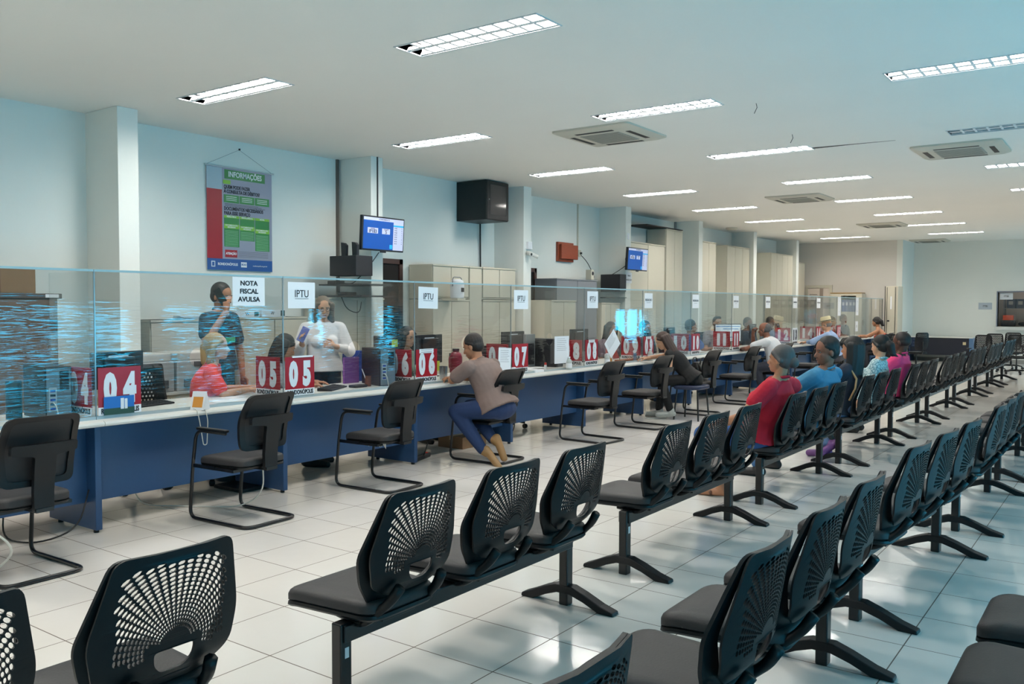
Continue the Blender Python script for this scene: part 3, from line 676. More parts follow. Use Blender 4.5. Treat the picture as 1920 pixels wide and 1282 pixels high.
cabinet(-8.5, -8.05, 10.05, 10.35, 0, 2.14, 'narrow beige cabinet with its door ajar, between the two stacked pairs', G1, doors=1, handle=False)
cabinet(-8.5, -8.05, 10.37, 11.22, 1.655, 2.14, 'upper beige cabinet behind the man in brown', G2, handle=False)
cabinet(-8.5, -7.62, 11.6, 12.35, 0, 1.65, 'deep beige cabinet below the white security camera', G1)
cabinet(-8.5, -8.05, 12.42, 13.78, 0, 2.03, 'mid grey cabinet below the red wooden panel', G1, steel_grey)
cabinet(-8.5, -8.0, 13.85, 14.55, 0, 1.62, 'beige cabinet beneath the second black box', G1)
cabinet(-8.5, -8.05, 15.05, 16.55, 0, 2.82, 'tall beige cabinet beside the second television', G1, doors=2)
cabinet(-8.5, -8.05, 16.62, 17.42, 0, 3.18, 'tallest beige cabinet reaching almost to the ceiling', G1, doors=2)
cabinet(-8.5, -8.05, 18.42, 19.25, 0, 3.04, 'narrow two door beige cabinet past the tallest one', G1, doors=2)
cabinet(-8.5, -8.05, 19.93, 21.4, 0, 3.03, 'wide beige cabinet with three doors, middle of the far group', G1, doors=3)
cabinet(-8.5, -8.05, 23.0, 24.8, 0, 3.01, 'wide beige cabinet with four doors near the far corner', G1, doors=4)
cabinet(-8.5, -8.05, 25.28, 25.9, 0, 2.85, 'last narrow beige cabinet at the far corner', G1, doors=1)
tp = MB().box(-8.48, -8.03, 15.70, 17.38, 3.185, 3.205).build('dark_roll', mat('dark rolled poster', '2a2624', .7)); tagit(tp, 'dark flat roll lying on top of the tallest cabinet', 'roll')
# jug hanging before the upper cabinet
j = empty('insulated_jug', (-7.85, 9.52, 1.66), 'white insulated jug standing on a wall bracket before the beige cabinets', 'jug')
MB().lathe([(.085, 0), (.095, .01), (.1, .04), (.1, .2), (.088, .25), (.05, .27), (.01, .272)], (0, 0, 0), 18).build('body', paper, j, smooth='auto')
MB().tube(fillet([(.0, -.10, .17), (.0, -.10, .30), (0, .10, .30), (0, .10, .17)], .05), .007, 6).build('handle', mat('grey plastic', '777a7e', .5), j, smooth=True)
MB().box(.098, .104, -.03, .03, .09, .15).build('label', ink, j)
MB().box(-.23, .08, -.09, .09, -.03, 0).build('bracket', steel_beige, j)
# wooden cabinet with cartons at the left
wood = mat('brown walnut laminate', '6b5546', .5, noise=.25, nscale=6, stretch=(1, 1, 9)); wood_dk = mat('dark walnut laminate', '50413a', .5, noise=.2, nscale=8, stretch=(1, 1, 9))
r = empty('wooden_cabinet', (-8.5, 2.3, 0), 'tall brown wooden cabinet at the left edge with cartons on top', 'cabinet')
MB().box(0, .42, 0, 1.72, 0, 1.61).build('body', wood, r); MB().box(0, .45, -.01, 1.75, 1.61, 1.655).build('top_panel', wood_dk, r, bevel=.003)
for k in (0, 1):
    d = MB().box(.42, .438, .02 + .85 * k, .85 + .85 * k, .05, 1.6).build('door', wood, r); MB().box(.438, .452, .80 + .1 * k, .815 + .1 * k, .8, .95).build('handle', chrome, d)
MB().box(.45, .452, 1.60, 1.72, 1.618, 1.648).build('sticker', paper, r)
card_b = mat('brown corrugated cardboard', '8a6d50', .85, noise=.1, nscale=30)
def carton(x, y, z, dx, dy, dz, a, label, m=card_b, group='cardboard boxes'):
    r = empty('cardboard_box', (x, y, z), label, 'box', group, a)
    MB().box(0, dx, 0, dy, 0, dz).build('carton', m, r, bevel=.004); MB().box(dx * .46, dx * .54, -.001, dy + .001, dz - .04, dz + .001).build('tape', mat('packing tape', 'b09a78', .4), r)
    return r
carton(-8.40, 3.33, 1.655, .28, .20, .33, 0, 'narrow upright cardboard box on the wooden cabinet'); carton(-8.36, 3.54, 1.655, .26, .30, .22, 0, 'lower cardboard box beside the upright one on the wooden cabinet')
f = empty('desk_fan', (-8.0, 3.12, 1.30), 'dark fan head and arm in front of the wooden cabinet at the left edge', 'fan')
MB().tube([(0, -.9, .05), (0, -.30, .25), (0, .0, .36)], [.06, .05, .035], 10).build('arm', pc_black, f, smooth=True); MB().lathe([(.01, -.03), (.07, -.03), (.075, 0), (.07, .03), (.01, .03)], (0, .05, .37), 18, 'x').build('head', pc_black, f, smooth='auto')
# grey multifunction printers on the low cabinets behind the woman in orange red
def printer(x, y, z, a, label):
    r = empty('printer', (x, y, z), label, 'printer', 'grey printers behind the counter', a); g = mat('light grey printer plastic', 'aeb0b1', .45); g2 = mat('dark grey printer plastic', '55585c', .5)
    MB().box(-.22, .22, -.27, .27, 0, .30).build('body', g, r, bevel=.012); MB().box(-.2, .2, -.25, .25, .30, .38).build('scanner_lid', mat('pale printer lid', 'c6c6c2', .45), r, bevel=.01)
    MB().box(.221, .235, -.2, .2, .04, .12).build('paper_tray', g2, r, bevel=.004); MB().box(.2, .23, -.08, .12, .24, .29).build('control_panel', g2, r, bevel=.005)
    MB().box(.221, .2235, .0, .12, .13, .22).build('sticker', paper, r)
    return r
def low_unit(x, y, dy, h, label):
    r = empty('low_cabinet', (x, y, 0), label, 'cabinet', 'low printer cabinets'); MB().box(-.25, .25, 0, dy, 0, h - .03).build('body', steel_beige, r, bevel=.004); MB().box(-.27, .27, -.01, dy + .01, h - .03, h).build('top_panel', top_white, r, bevel=.003)
    d = MB().box(.25, .265, .03, dy / 2 - .01, .05, h - .06).build('door', steel_beige, r); d = MB().box(.25, .265, dy / 2 + .01, dy - .03, .05, h - .06).build('door', steel_beige, r)
low_unit(-7.95, 4.35, 1.1, .70, 'low beige cabinet carrying the two printers'); printer(-7.9, 4.68, .70, 0, 'grey printer left of the woman in orange red, with a white sticker'); printer(-7.9, 5.25, .70, 0, 'grey printer right of the standing man')
# boxes and papers on the cabinet behind the woman in white
for k, (y, dy, dz, l) in enumerate([(6.0, .30, .07, 'flat white box with dark markings, left one on the beige cabinet'), (6.33, .34, .085, 'flat white box with a green patch, right one on the beige cabinet')]):
    r = empty('flat_box', (-8.35, y, 1.42), l, 'box', 'flat white boxes'); MB().box(0, .25, 0, dy, 0, dz).build('carton', paper, r, bevel=.002)
    MB().box(.25, .2515, dy - .07, dy - .01, .01, dz - .01).build('mark', mat('dark green print', '21473d', .5), r); text('lettering', 'W', .05, ink, r, (.252, dy * .45, dz / 2), FACE_X)
random.seed(4)
r = empty('paper_stack', (-8.3, 5.55, 1.40), 'loose pile of papers on the pale grey cabinet', 'papers')
for k in range(5): o = MB().box(-.1, .12, -.15, .15, k * .008, k * .008 + .005).build('sheet', paper, r); o.rotation_euler = (0, 0, random.uniform(-.3, .3))
# ------------------------------------------------------------------ things on the wall
r = empty('wall_banner', (WALL_L + .02, 5.91, 1.955), 'tall printed information banner headed informações, hanging from a nail', 'banner'); BW, BH = .90, 1.17
ban = mat('lilac grey banner vinyl', '9398ab', .35); green = mat('green banner print', '1f7a3c', .4); lime = mat('lime banner print', '7fb83a', .4); bblue = mat('blue banner print', '1c5294', .4); wht = mat('white banner print', 'dfe5ea', .5)
MB().box(0, .004, 0, BW, 0, BH).build('sheet', ban, r)
def bp(y0, y1, z0, z1, m, name='print_block', x=.0055): return MB().box(.004, x, y0, y1, z0, z1).build(name, m, r)
bp(0, .20, .13, .93, crimson); bp(.0, .20, .915, BH - .01, mat('pale blue paper patch', 'a9bcc7', .6), 'paper_patch', .007); bp(0, BW, 0, .13, bblue)
bp(.235, .80, BH - .125, BH - .02, green, 'title_block'); text('lettering', 'INFORMAÇÕES', .085, wht, r, (.0065, .52, BH - .072), FACE_X, sx=.80, bold=.0022)
bp(.215, .315, .985, 1.03, lime, 'sticky_note', .008)
for k, s in enumerate(['QUEM PODE FAZER', 'À CONSULTA DE DÉBITOS?']): text('lettering', s, .055, ink, r, (.006, .225, .952 - .052 * k), FACE_X, sx=.74, bold=.0018, align='LEFT')
for k, s in enumerate(['DOCUMENTOS NECESSÁRIOS', 'PARA ESSE SERVIÇO']): text('lettering', s, .055, ink, r, (.006, .225, .705 - .052 * k), FACE_X, sx=.74, bold=.0018, align='LEFT')
for k in range(3):
    y = .225 + .215 * k; bp(y, y + .205, .775, .865, green)
    for q in range(3): MB().box(.0055, .0062, y + .03, y + .175, .80 + q * .02, .806 + q * .02).build('text_line', wht, r)
    bp(y, y + .205, .60, .628, lime); z1 = [.53, .52, .50][k]; z2 = [.27, .35, .24][k]
    bp(y, y + .205, z1, .60, green); bp(y, y + .205, z1 - .05, z1, lime); bp(y, y + .205, z2, z1 - .05, green)
    for s, zz in ((['PESSOA FÍSICA', 'PESSOA JURÍDICA', 'IMÓVEL'][k], .614), ('DOCUMENTAÇÃO', z1 - .014), ('NECESSÁRIA', z1 - .036)): text('lettering', s, .022, wht, r, (.0065, y + .1, zz), FACE_X, sx=.9, bold=.0006)
    for q in range(int((z1 - .06 - z2) / .017)): MB().box(.0055, .0062, y + .012, y + .19, z2 + .01 + q * .017, z2 + .014 + q * .017).build('text_line', mat('pale green print', '9cc8a6', .5), r)
for q in range(3): MB().box(.004, .005, .235, .80 - .05 * q, .735 + .012 * q, .739 + .012 * q).build('text_line', ink, r)
bp(.235, .40, .15, .235, crimson); text('lettering', 'ATENÇÃO', .036, wht, r, (.0065, .318, .192), FACE_X, sx=.85, bold=.0014)
for q in range(5): MB().box(.004, .005, .415, .84, .158 + .015 * q, .163 + .015 * q).build('text_line', mat('grey print', '6d7078', .7), r)
text('lettering', 'RONDONÓPOLIS', .04, wht, r, (.0065, .27, .068), FACE_X, sx=.85, bold=.0012)
bp(.05, .10, .035, .10, wht, 'crest', .0065); bp(.06, .09, .045, .09, bblue, 'crest_inner', .0072)
bp(.45, .53, .04, .10, wht, 'badge', .0065); text('lettering', 'ROO', .03, bblue, r, (.0075, .49, .07), FACE_X, bold=.001); text('lettering', 'rondonopolis.mt.gov.br', .022, wht, r, (.0065, .72, .062), FACE_X)
MB().tube([(.006, -.03, BH + .005), (.006, BW + .03, BH + .005)], .009, 8).build('rod', mat('pale plastic rod', 'b9c2c4', .4), r)
MB().tube([(.006, 0, BH + .01), (.004, BW * .49, BH + .225), (.006, BW, BH + .01)], .0022, 5).build('string', mat('grey string', '8b9396', .7), r)
MB().box(0, .02, BW * .49 - .006, BW * .49 + .006, BH + .22, BH + .24).build('nail', ink, r)
# televisions on arms
scr_blue = mat('blue television screen', '0b3f86', .3, emit='0a4a9a', estr=.6); scr_white = mat('white television screen', '9aa2c0', .3, emit='b8bfd8', estr=.6); scr_cy = mat('cyan television screen', '1c8fc0', .3, emit='1e95c8', estr=.7); tv_ink = mat('dark blue screen text', '20284e', .5)
def tv(loc, rz, tilt, W, H, label, big):
    r = empty('television', loc, label, 'television', 'queue televisions'); r.rotation_euler = (0, tilt, rz)
    MB().box(-.05, 0, -W / 2, W / 2, 0, H).build('casing', pc_black, r, bevel=.006)
    i0, i1 = -W / 2 + .018, W / 2 - .018
    s = MB().box(0, .002, i0, i1, .02, H - .018).build('screen', scr_blue, r)
    sp = i0 + (i1 - i0) * .74
    MB().box(.002, .003, i0, i1, H - .055, H - .018).build('screen_header', scr_white, s); MB().box(.002, .003, sp, i1, .02, H - .055).build('screen_list', scr_white, s)
    MB().box(.003, .0035, sp, i1, H * .74, H * .79).build('screen_row', scr_cy, s); MB().box(.002, .003, sp - .06, sp - .01, .035, .085).build('screen_badge', scr_cy, s)
    a, c = i0 + .07, i0 + .25
    for (p, q, t) in ((a, c, 'IP183'), (c + .07, c + .21, '5')):
        MB().box(.002, .003, p, q, H * .50, H * .66).build('screen_box', scr_white, s); text('lettering', t, .06, tv_ink, s, (.0035, (p + q) / 2, H * .555), FACE_X, bold=.001)
        text('lettering', 'SENHA' if t != '5' else 'GUICHÊ', .022, tv_ink, s, (.0035, (p + q) / 2, H * .63), FACE_X)
    text('lettering', 'ATENDIMENTO', .028, tv_ink, s, (.0035, 0, H - .036), FACE_X)
    for k in range(8): text('lettering', ['IP182', 'IP181', 'IP180', 'IP179', 'IP178', 'IP177', 'IP176', 'IP175'][k], .020, tv_ink, s, (.0035, sp + .045, H * (.70 - .065 * k)), FACE_X); text('lettering', '685218385'[k], .020, tv_ink, s, (.0035, i1 - .03, H * (.70 - .065 * k)), FACE_X)
    MB().box(-.004, .004, -.05, .05, -.02, .004).build('logo_bar', pc_black, r)
    MB().tube([(-.05, 0, H * .5), (-.16, .02, H * .5), (-.24, -.05, H * .5)], .02, 8).build('wall_arm', black_metal, r)
    return r
tv((-7.70, 7.88, 2.235), 0.0, .06, .74, .425, 'television showing ticket IP183 on the pillar nearest the banner', True)
tv((-7.68, 14.63, 2.225), .0, .06, .80, .425, 'smaller looking television on the pillar by the tall beige cabinets', False)
# black network rack near the ceiling
r = empty('network_rack', (WALL_L, 10.33, 2.85), 'black wall mounted network rack with a glass door up near the ceiling', 'rack')
MB().box(0, .575, 0, .545, 0, .59).build('body', mat('black painted steel', '0d0e10', .45), r, bevel=.003); dr = MB().box(.576, .592, .005, .54, .01, .58).build('door', mat('black painted steel', '0d0e10', .45), r, bevel=.003)
MB().box(.5925, .5955, .07, .47, .08, .53).build('door_glass', mat('smoked glass', '232428', .08, spec=.8), dr); MB().lathe([(.012, 0), (.012, .012)], (.593, .035, .30), 10, 'x').build('lock', chrome, dr)
for y, l in ((10.88, 'thin black cable running down from the network rack'), ): tagit(MB().tube([(WALL_L + .03, y, 2.86), (WALL_L + .04, y - .005, 2.15)], .012, 6).build('wall_cable', cable_black), l, 'cable')
tagit(MB().box(WALL_L + .0, WALL_L + .03, 7.86, 7.895, 1.7, CEIL).build('conduit', mat('taupe conduit', '5f5953', .5)), 'dark conduit in the corner beside the pillar behind the first television', 'conduit', 'wall conduits')
tagit(MB().box(-7.946, -7.93, 8.02, 8.035, 2.66, CEIL).build('conduit', mat('dark grey conduit', '3b3a3a', .5)), 'thin dark conduit down the pillar face above the first television', 'conduit', 'wall conduits')
tagit(MB().box(WALL_L, WALL_L + .02, 13.84, 13.87, 2.55, CEIL).build('conduit', steel_beige), 'thin cream conduit down the wall to the outlet', 'conduit', 'wall conduits')
tagit(MB().tube([(WALL_L + .03, 18.0, 2.9), (WALL_L + .03, 18.0, CEIL)], .03, 8).build('conduit', mat('grey pipe', '8e9396', .4), smooth=True), 'grey pipes above the narrow beige cabinet', 'conduit', 'wall conduits')
# black shelf box with equipment under the first television
r = empty('equipment_box', (-8.12, 7.42, 1.92), 'black equipment box with two upright aerial flaps on the wall under the first television', 'box'); MB().box(-.05, .42, 0, .28, 0, .245).build('casing', pc_black, r, bevel=.006)
for k in (0, 1): MB().prism([(.14 + .19 * k, .24), (.22 + .19 * k, .24), (.225 + .19 * k, .37), (.19 + .19 * k, .40), (.13 + .19 * k, .41)], .02, .06, 'y').build('flap', pc_black, r, bevel=.004)
r = empty('wall_shelf', (-8.1, 7.36, 1.66), 'two-tier black wall shelf with small devices under the equipment box', 'shelf'); 
for z in (0.0, .14): MB().box(-.2, .55, 0, .56, z, z + .018).build('shelf_board', pc_black, r)
MB().box(-.1, .05, .05, .2, .158, .20).build('router', pc_black, r, bevel=.005); MB().box(.08, .26, .05, .2, .02, .06).build('router', pc_black, r, bevel=.005)
for pts, l in [([(-7.74, 7.85, 2.22), (-7.80, 7.7, 2.0), (-7.95, 7.6, 1.82), (-8.0, 7.5, 1.83)], 'black cable looping from the first television to the shelf'), ([(-8.0, 7.45, 1.67), (-7.95, 7.5, 1.5), (-7.85, 7.62, 1.45), (-7.9, 7.7, 1.6)], 'thin black cable dangling below the wall shelf')]:
    tagit(MB().tube(fillet(pts, .1, 4), .006, 5).build('hanging_cable', cable_black, smooth=True), l, 'cable', 'hanging cables')
# second black box, notice and camera
r = empty('equipment_box', (-8.35, 14.42, 1.83), 'plain black equipment box on the pillar under the second television', 'box'); MB().box(0, .42, 0, .245, 0, .33).build('casing', pc_black, r, bevel=.004); MB().box(0, .43, -.01, .245, -.12, -.1).build('shelf_board', pc_black, r)
r = MB().box(0, .002, 0, .22, 0, .20).build('paper_notice', paper); r.location = (-7.94, 14.68, 2.0); tagit(r, 'white paper notice reading senha recálculo under the second television', 'notice')
for k, s in enumerate(['SENHA', 'RECÁLCULO']): text('lettering', s, .045, ink, r, (.003, .11, .14 - .08 * k), FACE_X, sx=.8)
for pts, l in [([(-7.74, 14.5, 2.4), (-7.95, 14.48, 2.25), (-8.15, 14.5, 2.155)], 'thin black cable from the second television to the black box'), ([(-8.5, 13.9, 2.53), (-8.4, 13.98, 2.4), (-8.2, 13.95, 2.1), (-8.1, 13.7, 2.04)], 'black cable from the cream outlet down to the grey cabinet')]:
    tagit(MB().tube(fillet(pts, .1, 4), .007, 5).build('hanging_cable', cable_black, smooth=True), l, 'cable', 'hanging cables')
r = empty('wall_outlet', (WALL_L, 13.83, 2.48), 'cream wall outlet with a black plug at the end of the cream conduit', 'outlet'); MB().box(0, .05, 0, .09, 0, .12).build('box', steel_beige, r, bevel=.004); MB().box(.05, .08, .04, .08, .04, .08).build('plug', cable_black, r, bevel=.004)
r = empty('security_camera', (-7.945, 11.36, 2.34), 'white security camera and junction box on the pillar', 'camera'); MB().box(0, .05, -.01, .1, .12, .24).build('junction_box', paper, r, bevel=.006)
MB().tube([(.03, .0, .06), (.14, -.06, .03)], .035, 12).build('camera_body', mat('white camera plastic', 'd6d6d0', .35), r, smooth='auto'); MB().lathe([(.02, 0), (.02, .008)], (.143, -.06, .03), 12, 'x').build('lens', ink, r); MB().tube([(.03, .06, .06), (.12, .16, .0)], .03, 12).build('camera_body', mat('white camera plastic', 'd6d6d0', .35), r, smooth='auto')
r = empty('fuse_box_cover', (WALL_L, 13.13, 2.36), 'reddish brown wooden cover box high on the wall', 'cover'); rw = mat('reddish brown wood', '8c3d22', .5, noise=.2, nscale=10, stretch=(1, 1, 6)); MB().box(0, .05, 0, .52, 0, .35).build('back_board', rw, r, bevel=.004); MB().box(.05, .10, .04, .60, .05, .31).build('front_board', rw, r, bevel=.006)
r = empty('speaker_box', (-8.2, 13.62, 2.03), 'small cream speaker standing on the grey cabinet', 'speaker'); MB().box(0, .12, 0, .10, 0, .19).build('casing', steel_beige, r, bevel=.008); MB().lathe([(.035, 0), (.03, .006)], (.121, .05, .12), 16, 'x').build('cone', ink, r)
tagit(MB().box(-7.945, -7.93, 14.72, 14.78, 2.83, 2.95).build('switch_box', paper, bevel=.004), 'small white switch box high on the pillar above the second television', 'switch')
# brown doorways in the left wall
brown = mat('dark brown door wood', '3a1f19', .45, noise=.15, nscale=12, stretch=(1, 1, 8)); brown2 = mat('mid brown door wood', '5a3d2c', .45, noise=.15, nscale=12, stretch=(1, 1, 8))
def doorway(name, y0, y1, z1):
    r = MB().box(WALL_L, WALL_L + .03, y0, y0 + .07, 0, z1).box(WALL_L, WALL_L + .03, y1 - .07, y1, 0, z1).box(WALL_L, WALL_L + .03, y0, y1, z1 - .07, z1).build(name, brown); r['kind'] = 'structure'
    MB().box(WALL_L, WALL_L + .008, y0 + .07, y1 - .07, 0, z1 - .07).build('door_infill', mat('painted doorway shade', '120d0c', .9), r); MB().box(WALL_L + .008, WALL_L + .02, y0 + .07, y0 + .2, 0, z1 - .08).build('door_edge', brown2, r)  # near-black sheet: shade inside the open doorway, painted as a colour
doorway('door_1', 8.28, 9.1, 2.21); doorway('door_2', 11.75, 12.48, 2.21)
# far wall: door, cabinet with blue folders, tall narrow cabinet
d = MB().box(-8.14, -8.06, YF - .04, YF, 0, 2.12).box(-7.44, -7.36, YF - .04, YF, 0, 2.12).box(-8.14, -7.36, YF - .04, YF, 2.12, 2.2).build('door_3', steel_beige); d['kind'] = 'structure'
MB().box(-8.06, -7.44, YF - .02, YF, 0, 2.12).build('door_infill', mat('pale pink door paint', 'dfd2c6', .5), d); MB().box(-7.72, -7.62, YF - .025, YF - .02, 0, 2.1).build('door_strip', mat('taupe strip', '9c8c80', .5), d)
text('lettering', 'ENTRADA', .05, ink, d, (-7.9, YF - .024, 1.92), FACE_Y); 
r = empty('folder_cabinet', (-7.26, 25.8, 0), 'beige cabinet with an open front showing blue folders, by the far wall', 'cabinet')
MB().box(0, .28, 0, .42, 0, 1.94).box(.70, .86, 0, .42, 0, 1.94).box(.28, .70, 0, .42, 0, 1.42).box(.28, .70, 0, .42, 1.88, 1.94).box(.28, .70, .38, .42, 1.42, 1.88).build('body', steel_beige, r, bevel=.003); MB().box(-.02, .84, -.01, .43, 1.94, 1.97).build('top_panel', mat('honey wood edge', '9a7c50', .5), r)
for k in range(4):
    q = empty('box_file', (-6.97 + .10 * k, 25.86, 1.422), 'blue box file in the open cabinet, %s from the left' % ORD[k], 'folder', 'blue box files in the far cabinet'); MB().box(0, .09, 0, .26, 0, .34).build('cover', mat('blue folder card', '2a4f92', .5), q, bevel=.003); MB().box(.015, .075, -.002, 0, .18, .27).build('label', paper, q)
r = empty('narrow_cabinet', (-5.69, 25.35, 0), 'tall narrow beige cabinet with a dark edge standing at the end of the counter', 'cabinet'); MB().box(.02, .34, 0, .6, 0, 2.13).build('body', steel_beige, r, bevel=.004); MB().box(0, .02, .0, .6, 0, 2.13).build('dark_edge', ink, r)
d = MB().box(.07, .27, -.015, 0, .03, 2.08).build('door', steel_beige, r, bevel=.003); MB().box(.06, .068, -.018, .0, .02, 2.1).box(.272, .28, -.018, 0, .02, 2.1).build('door_seal', ink, r); MB().tube([(.1, -.015, 1.18), (.1, -.06, 1.18), (.14, -.07, 1.18)], .02, 8).build('handle', ink, d); MB().box(.15, .19, -.018, -.015, 1.5, 1.85).build('label', paper, d)
# far desk and reception window
r = empty('far_desk', (-6.05, 27.1, 0), 'long blue desk with white top standing before the far right wall', 'desk'); r.location = (-5.42, 27.1, 0)
MB().box(0, 1.68, 0, .6, .69, .725).build('worktop', top_white, r, bevel=.004); MB().box(1.58, 1.68, .0, .6, 0.0, .69).build('side_panel', mat('slate blue laminate', '4d6f92', .4), r, bevel=.004); MB().box(0, 1.58, .04, .06, .2, .69).build('modesty_panel', mat('very dark navy laminate', '0c1426', .5), r)
for k in range(3): q = MB().box(.05, .40, .02, .04, .42 + .09 * k, .505 + .09 * k).build('drawer', blue_dark, r); MB().box(.12, .24, .01, .02, .455 + .09 * k, .46 + .09 * k).build('handle', chrome, q)
MB().box(1.42, 1.50, .035, .04, .5, .58).build('outlet_plate', mat('cream outlet', 'c7bb94', .5), r); MB().box(.02, .05, .02, .58, 0, .69).build('side_panel', blue_dark, r)
w = MB().box(WX0 - .03, WX0, YF2 - .02, YF2 + .2, WZ0, WZ1).box(WX0 - .03, WX1 + .03, YF2 - .02, YF2 + .2, WZ1, WZ1 + .03).box(WX1, WX1 + .03, YF2 - .02, YF2 + .2, WZ0, WZ1).build('window_8', mat('grey window trim', '7e8494', .5)); w['kind'] = 'structure'
MB().box(WX0, WX1, YF2 + .09, YF2 + .095, WZ0, WZ1).build('pane', acrylic('reception glass', 0, (.95, .96, .96)), w); MB().box(WX0 - .05, WX1 + .05, YF2 - .16, YF2 + .1, WZ0 - .09, WZ0).build('sill', top_white, w)
bx = MB().box(WX0 - .6, WX1 + .6, 29.3, 29.4, 0, 3.4).box(WX0 - .65, WX0 - .6, YF2 + .2, 29.4, 0, 3.4).box(WX1 + .6, WX1 + .65, YF2 + .2, 29.4, 0, 3.4).box(WX0 - .65, WX1 + .65, YF2 + .2, 29.4, 2.6, 2.65)
struct('wall_back_office', bx, mat('grey office wall', '9c948e', .7))
r = empty('folder_shelf', (-3.2, 28.7, 0), 'shelf of dark blue box files seen through the reception window', 'shelf'); MB().box(0, 1.9, 0, .4, 1.52, 1.54).box(0, .03, 0, .4, 0, 1.9).box(1.87, 1.9, 0, .4, 0, 1.9).build('frame', steel_grey, r)
for k in range(7): q = empty('box_file', (-3.12 + .24 * k, 28.72, 1.54), 'dark blue box file behind the reception window, %s from the left' % ORD[k], 'folder', 'box files behind the reception window'); MB().box(0, .22, 0, .3, 0, .26).build('cover', mat('navy folder card', '24344f', .5), q, bevel=.003); MB().box(.05, .16, -.002, 0, .1, .2).build('label', mat('grey label paper', '9a9a9a', .6), q)
area('office_lamp', (-2.4, 28.6, 2.55), (0, 0, 0), .8, .4, 9, (1, .9, .8))
r = empty('orange_box', (-3.12, 27.93, 1.2), 'orange storage box on the sill of the reception window', 'box'); MB().box(0, .26, 0, .12, 0, .14).build('carton', mat('orange plastic', 'c8431c', .4), r, bevel=.01)
r = empty('black_case', (-3.17, 27.92, 1.025), 'black case under the orange box in the reception window', 'case'); MB().box(0, .36, 0, .14, 0, .17).build('casing', pc_black, r, bevel=.02)
r = empty('headrest', (-2.74, 27.93, 1.03), 'rounded black chair headrest behind the reception window', 'chair'); MB().ell((.12, .06, .07), (.13, .04, .06)).build('pad', pc_black, r, smooth=True)
for x, z, w_, l in [(-3.2, 1.78, .32, 'white ITBI paper inside the reception window'), (-3.72, 1.5, .34, 'pale ITBI paper on the far wall left of the reception window')]:
    q = MB().box(0, w_, -.002, 0, 0, .19).build('paper_notice', paper if z > 1.6 else mat('pale blue paper', 'b0bac4', .7)); q.location = (x, YF2 - .004 if z < 1.6 else YF2 + .08, z); tagit(q, l, 'notice', 'ITBI notices'); text('lettering', 'ITBI', .075, ink, q, (w_ / 2, -.003, .09), FACE_Y, bold=.001)
# ------------------------------------------------------------------ counter-top equipment
def monitor(x, y, a, W, H, label, front=False, z=.775, note=True, m=None):
    r = empty('computer_monitor', (x, y, z), label, 'monitor', 'computer monitors on the counter', a)      # screen faces -X in its own frame
    MB().box(-.012, .02, -W / 2, W / 2, .14, .14 + H).build('casing', pc_black, r, bevel=.006); MB().box(.018, .045, -W * .3, W * .3, .17, .10 + H).build('rear_shell', pc_black, r, bevel=.012, seg=3)
    MB().box(-.0135, -.012, -W / 2 + .015, W / 2 - .015, .155, .125 + H).build('screen', m or mat('dark glass screen', '101418', .1), r)
    MB().box(.02, .05, -.025, .025, .01, .2).build('stand', pc_black, r, bevel=.004); MB().lathe([(.001, 0), (.11, 0), (.11, .008), (.04, .014), (.001, .015)], (.02, 0, 0), 20).build('stand_base', pc_black, r, smooth='auto')
    if note: MB().box(.0205, .022, -.09, .09, H + .07, H + .11).build('paper_label', paper, r)
    return r
monitor(-6.38, 7.23, .10, .50, .32, 'black monitor seen from behind, in front of the woman in pale green'); monitor(-6.38, 8.83, .05, .50, .32, 'black monitor seen from behind, right of the man in brown'); monitor(-6.38, 10.42, .05, .50, .32, 'black monitor seen from behind, above the 08 sign')
monitor(-6.25, 6.42, 1.25, .48, .30, 'black monitor seen almost edge on, left of the 06 signs', z=.80); monitor(-6.38, 3.62, .15, .46, .28, 'black monitor with a white label, right of the 04 sign'); monitor(-6.2, 2.35, .4, .5, .30, 'black monitor at the left edge of the counter')
monitor(-6.3, 12.35, .3, .45, .27, 'dark monitor beside the woman in black'); monitor(-6.4, 13.35, .1, .48, .29, 'dark monitor behind the 10 sign')
scrn = mat('bright web form screen', 'c8d4dc', .3, emit='d6dde0', estr=.75); o = monitor(-6.05, 15.05, math.pi - .75, .52, .33, 'monitor turned to the hall, showing a pale web form to the man in white', note=False, m=scrn)
bl_ = mat('light blue screen bar', '3b7fb8', .3, emit='3f86c0', estr=.6)
for k, (a, b_, z) in enumerate([(-.23, .23, .415), (-.2, .1, .37), (-.05, .15, .30), (-.2, .05, .22)]): MB().box(-.0142, -.0136, a, b_, z, z + .014).build('screen_bar', bl_, o)
monitor(-6.35, 17.1, .1, .48, .29, 'dark monitor near the 12 sign'); monitor(-6.3, 18.4, .2, .48, .29, 'dark monitor left of the man in the straw hat')
def pc(x, y, a, label, z=.775, rear=True):
    r = empty('computer_tower', (x, y, z), label, 'computer', 'computer towers on the counter', a)
    MB().box(-.42, 0, 0, .17, 0, .36).build('casing', pc_black, r, bevel=.005)
    if rear:
        f = MB().box(0, .003, .008, .162, .01, .35).build('rear_plate', mat('grey zinc plate', '7c8288', .4, metal=.3), r)
        MB().box(.003, .008, .02, .07, .06, .22).build('port_panel', mat('pale port panel', 'b3b8bc', .4), f)
        for k in range(5): MB().box(.008, .012, .028, .06, .07 + .03 * k, .085 + .03 * k).build('port', [mat('blue port', '2a3f9a', .5), ink][k % 2], f)
        MB().box(.003, .005, .09, .15, .2, .33).build('fan_grille', ink, f)
        MB().tube(fillet([(.012, .045, .12), (.06, .05, .10), (.07, .06, .0), (.02, .1, .004)], .03, 4), .004, 6).build('cable', cable_white, f, smooth=True)
    return r
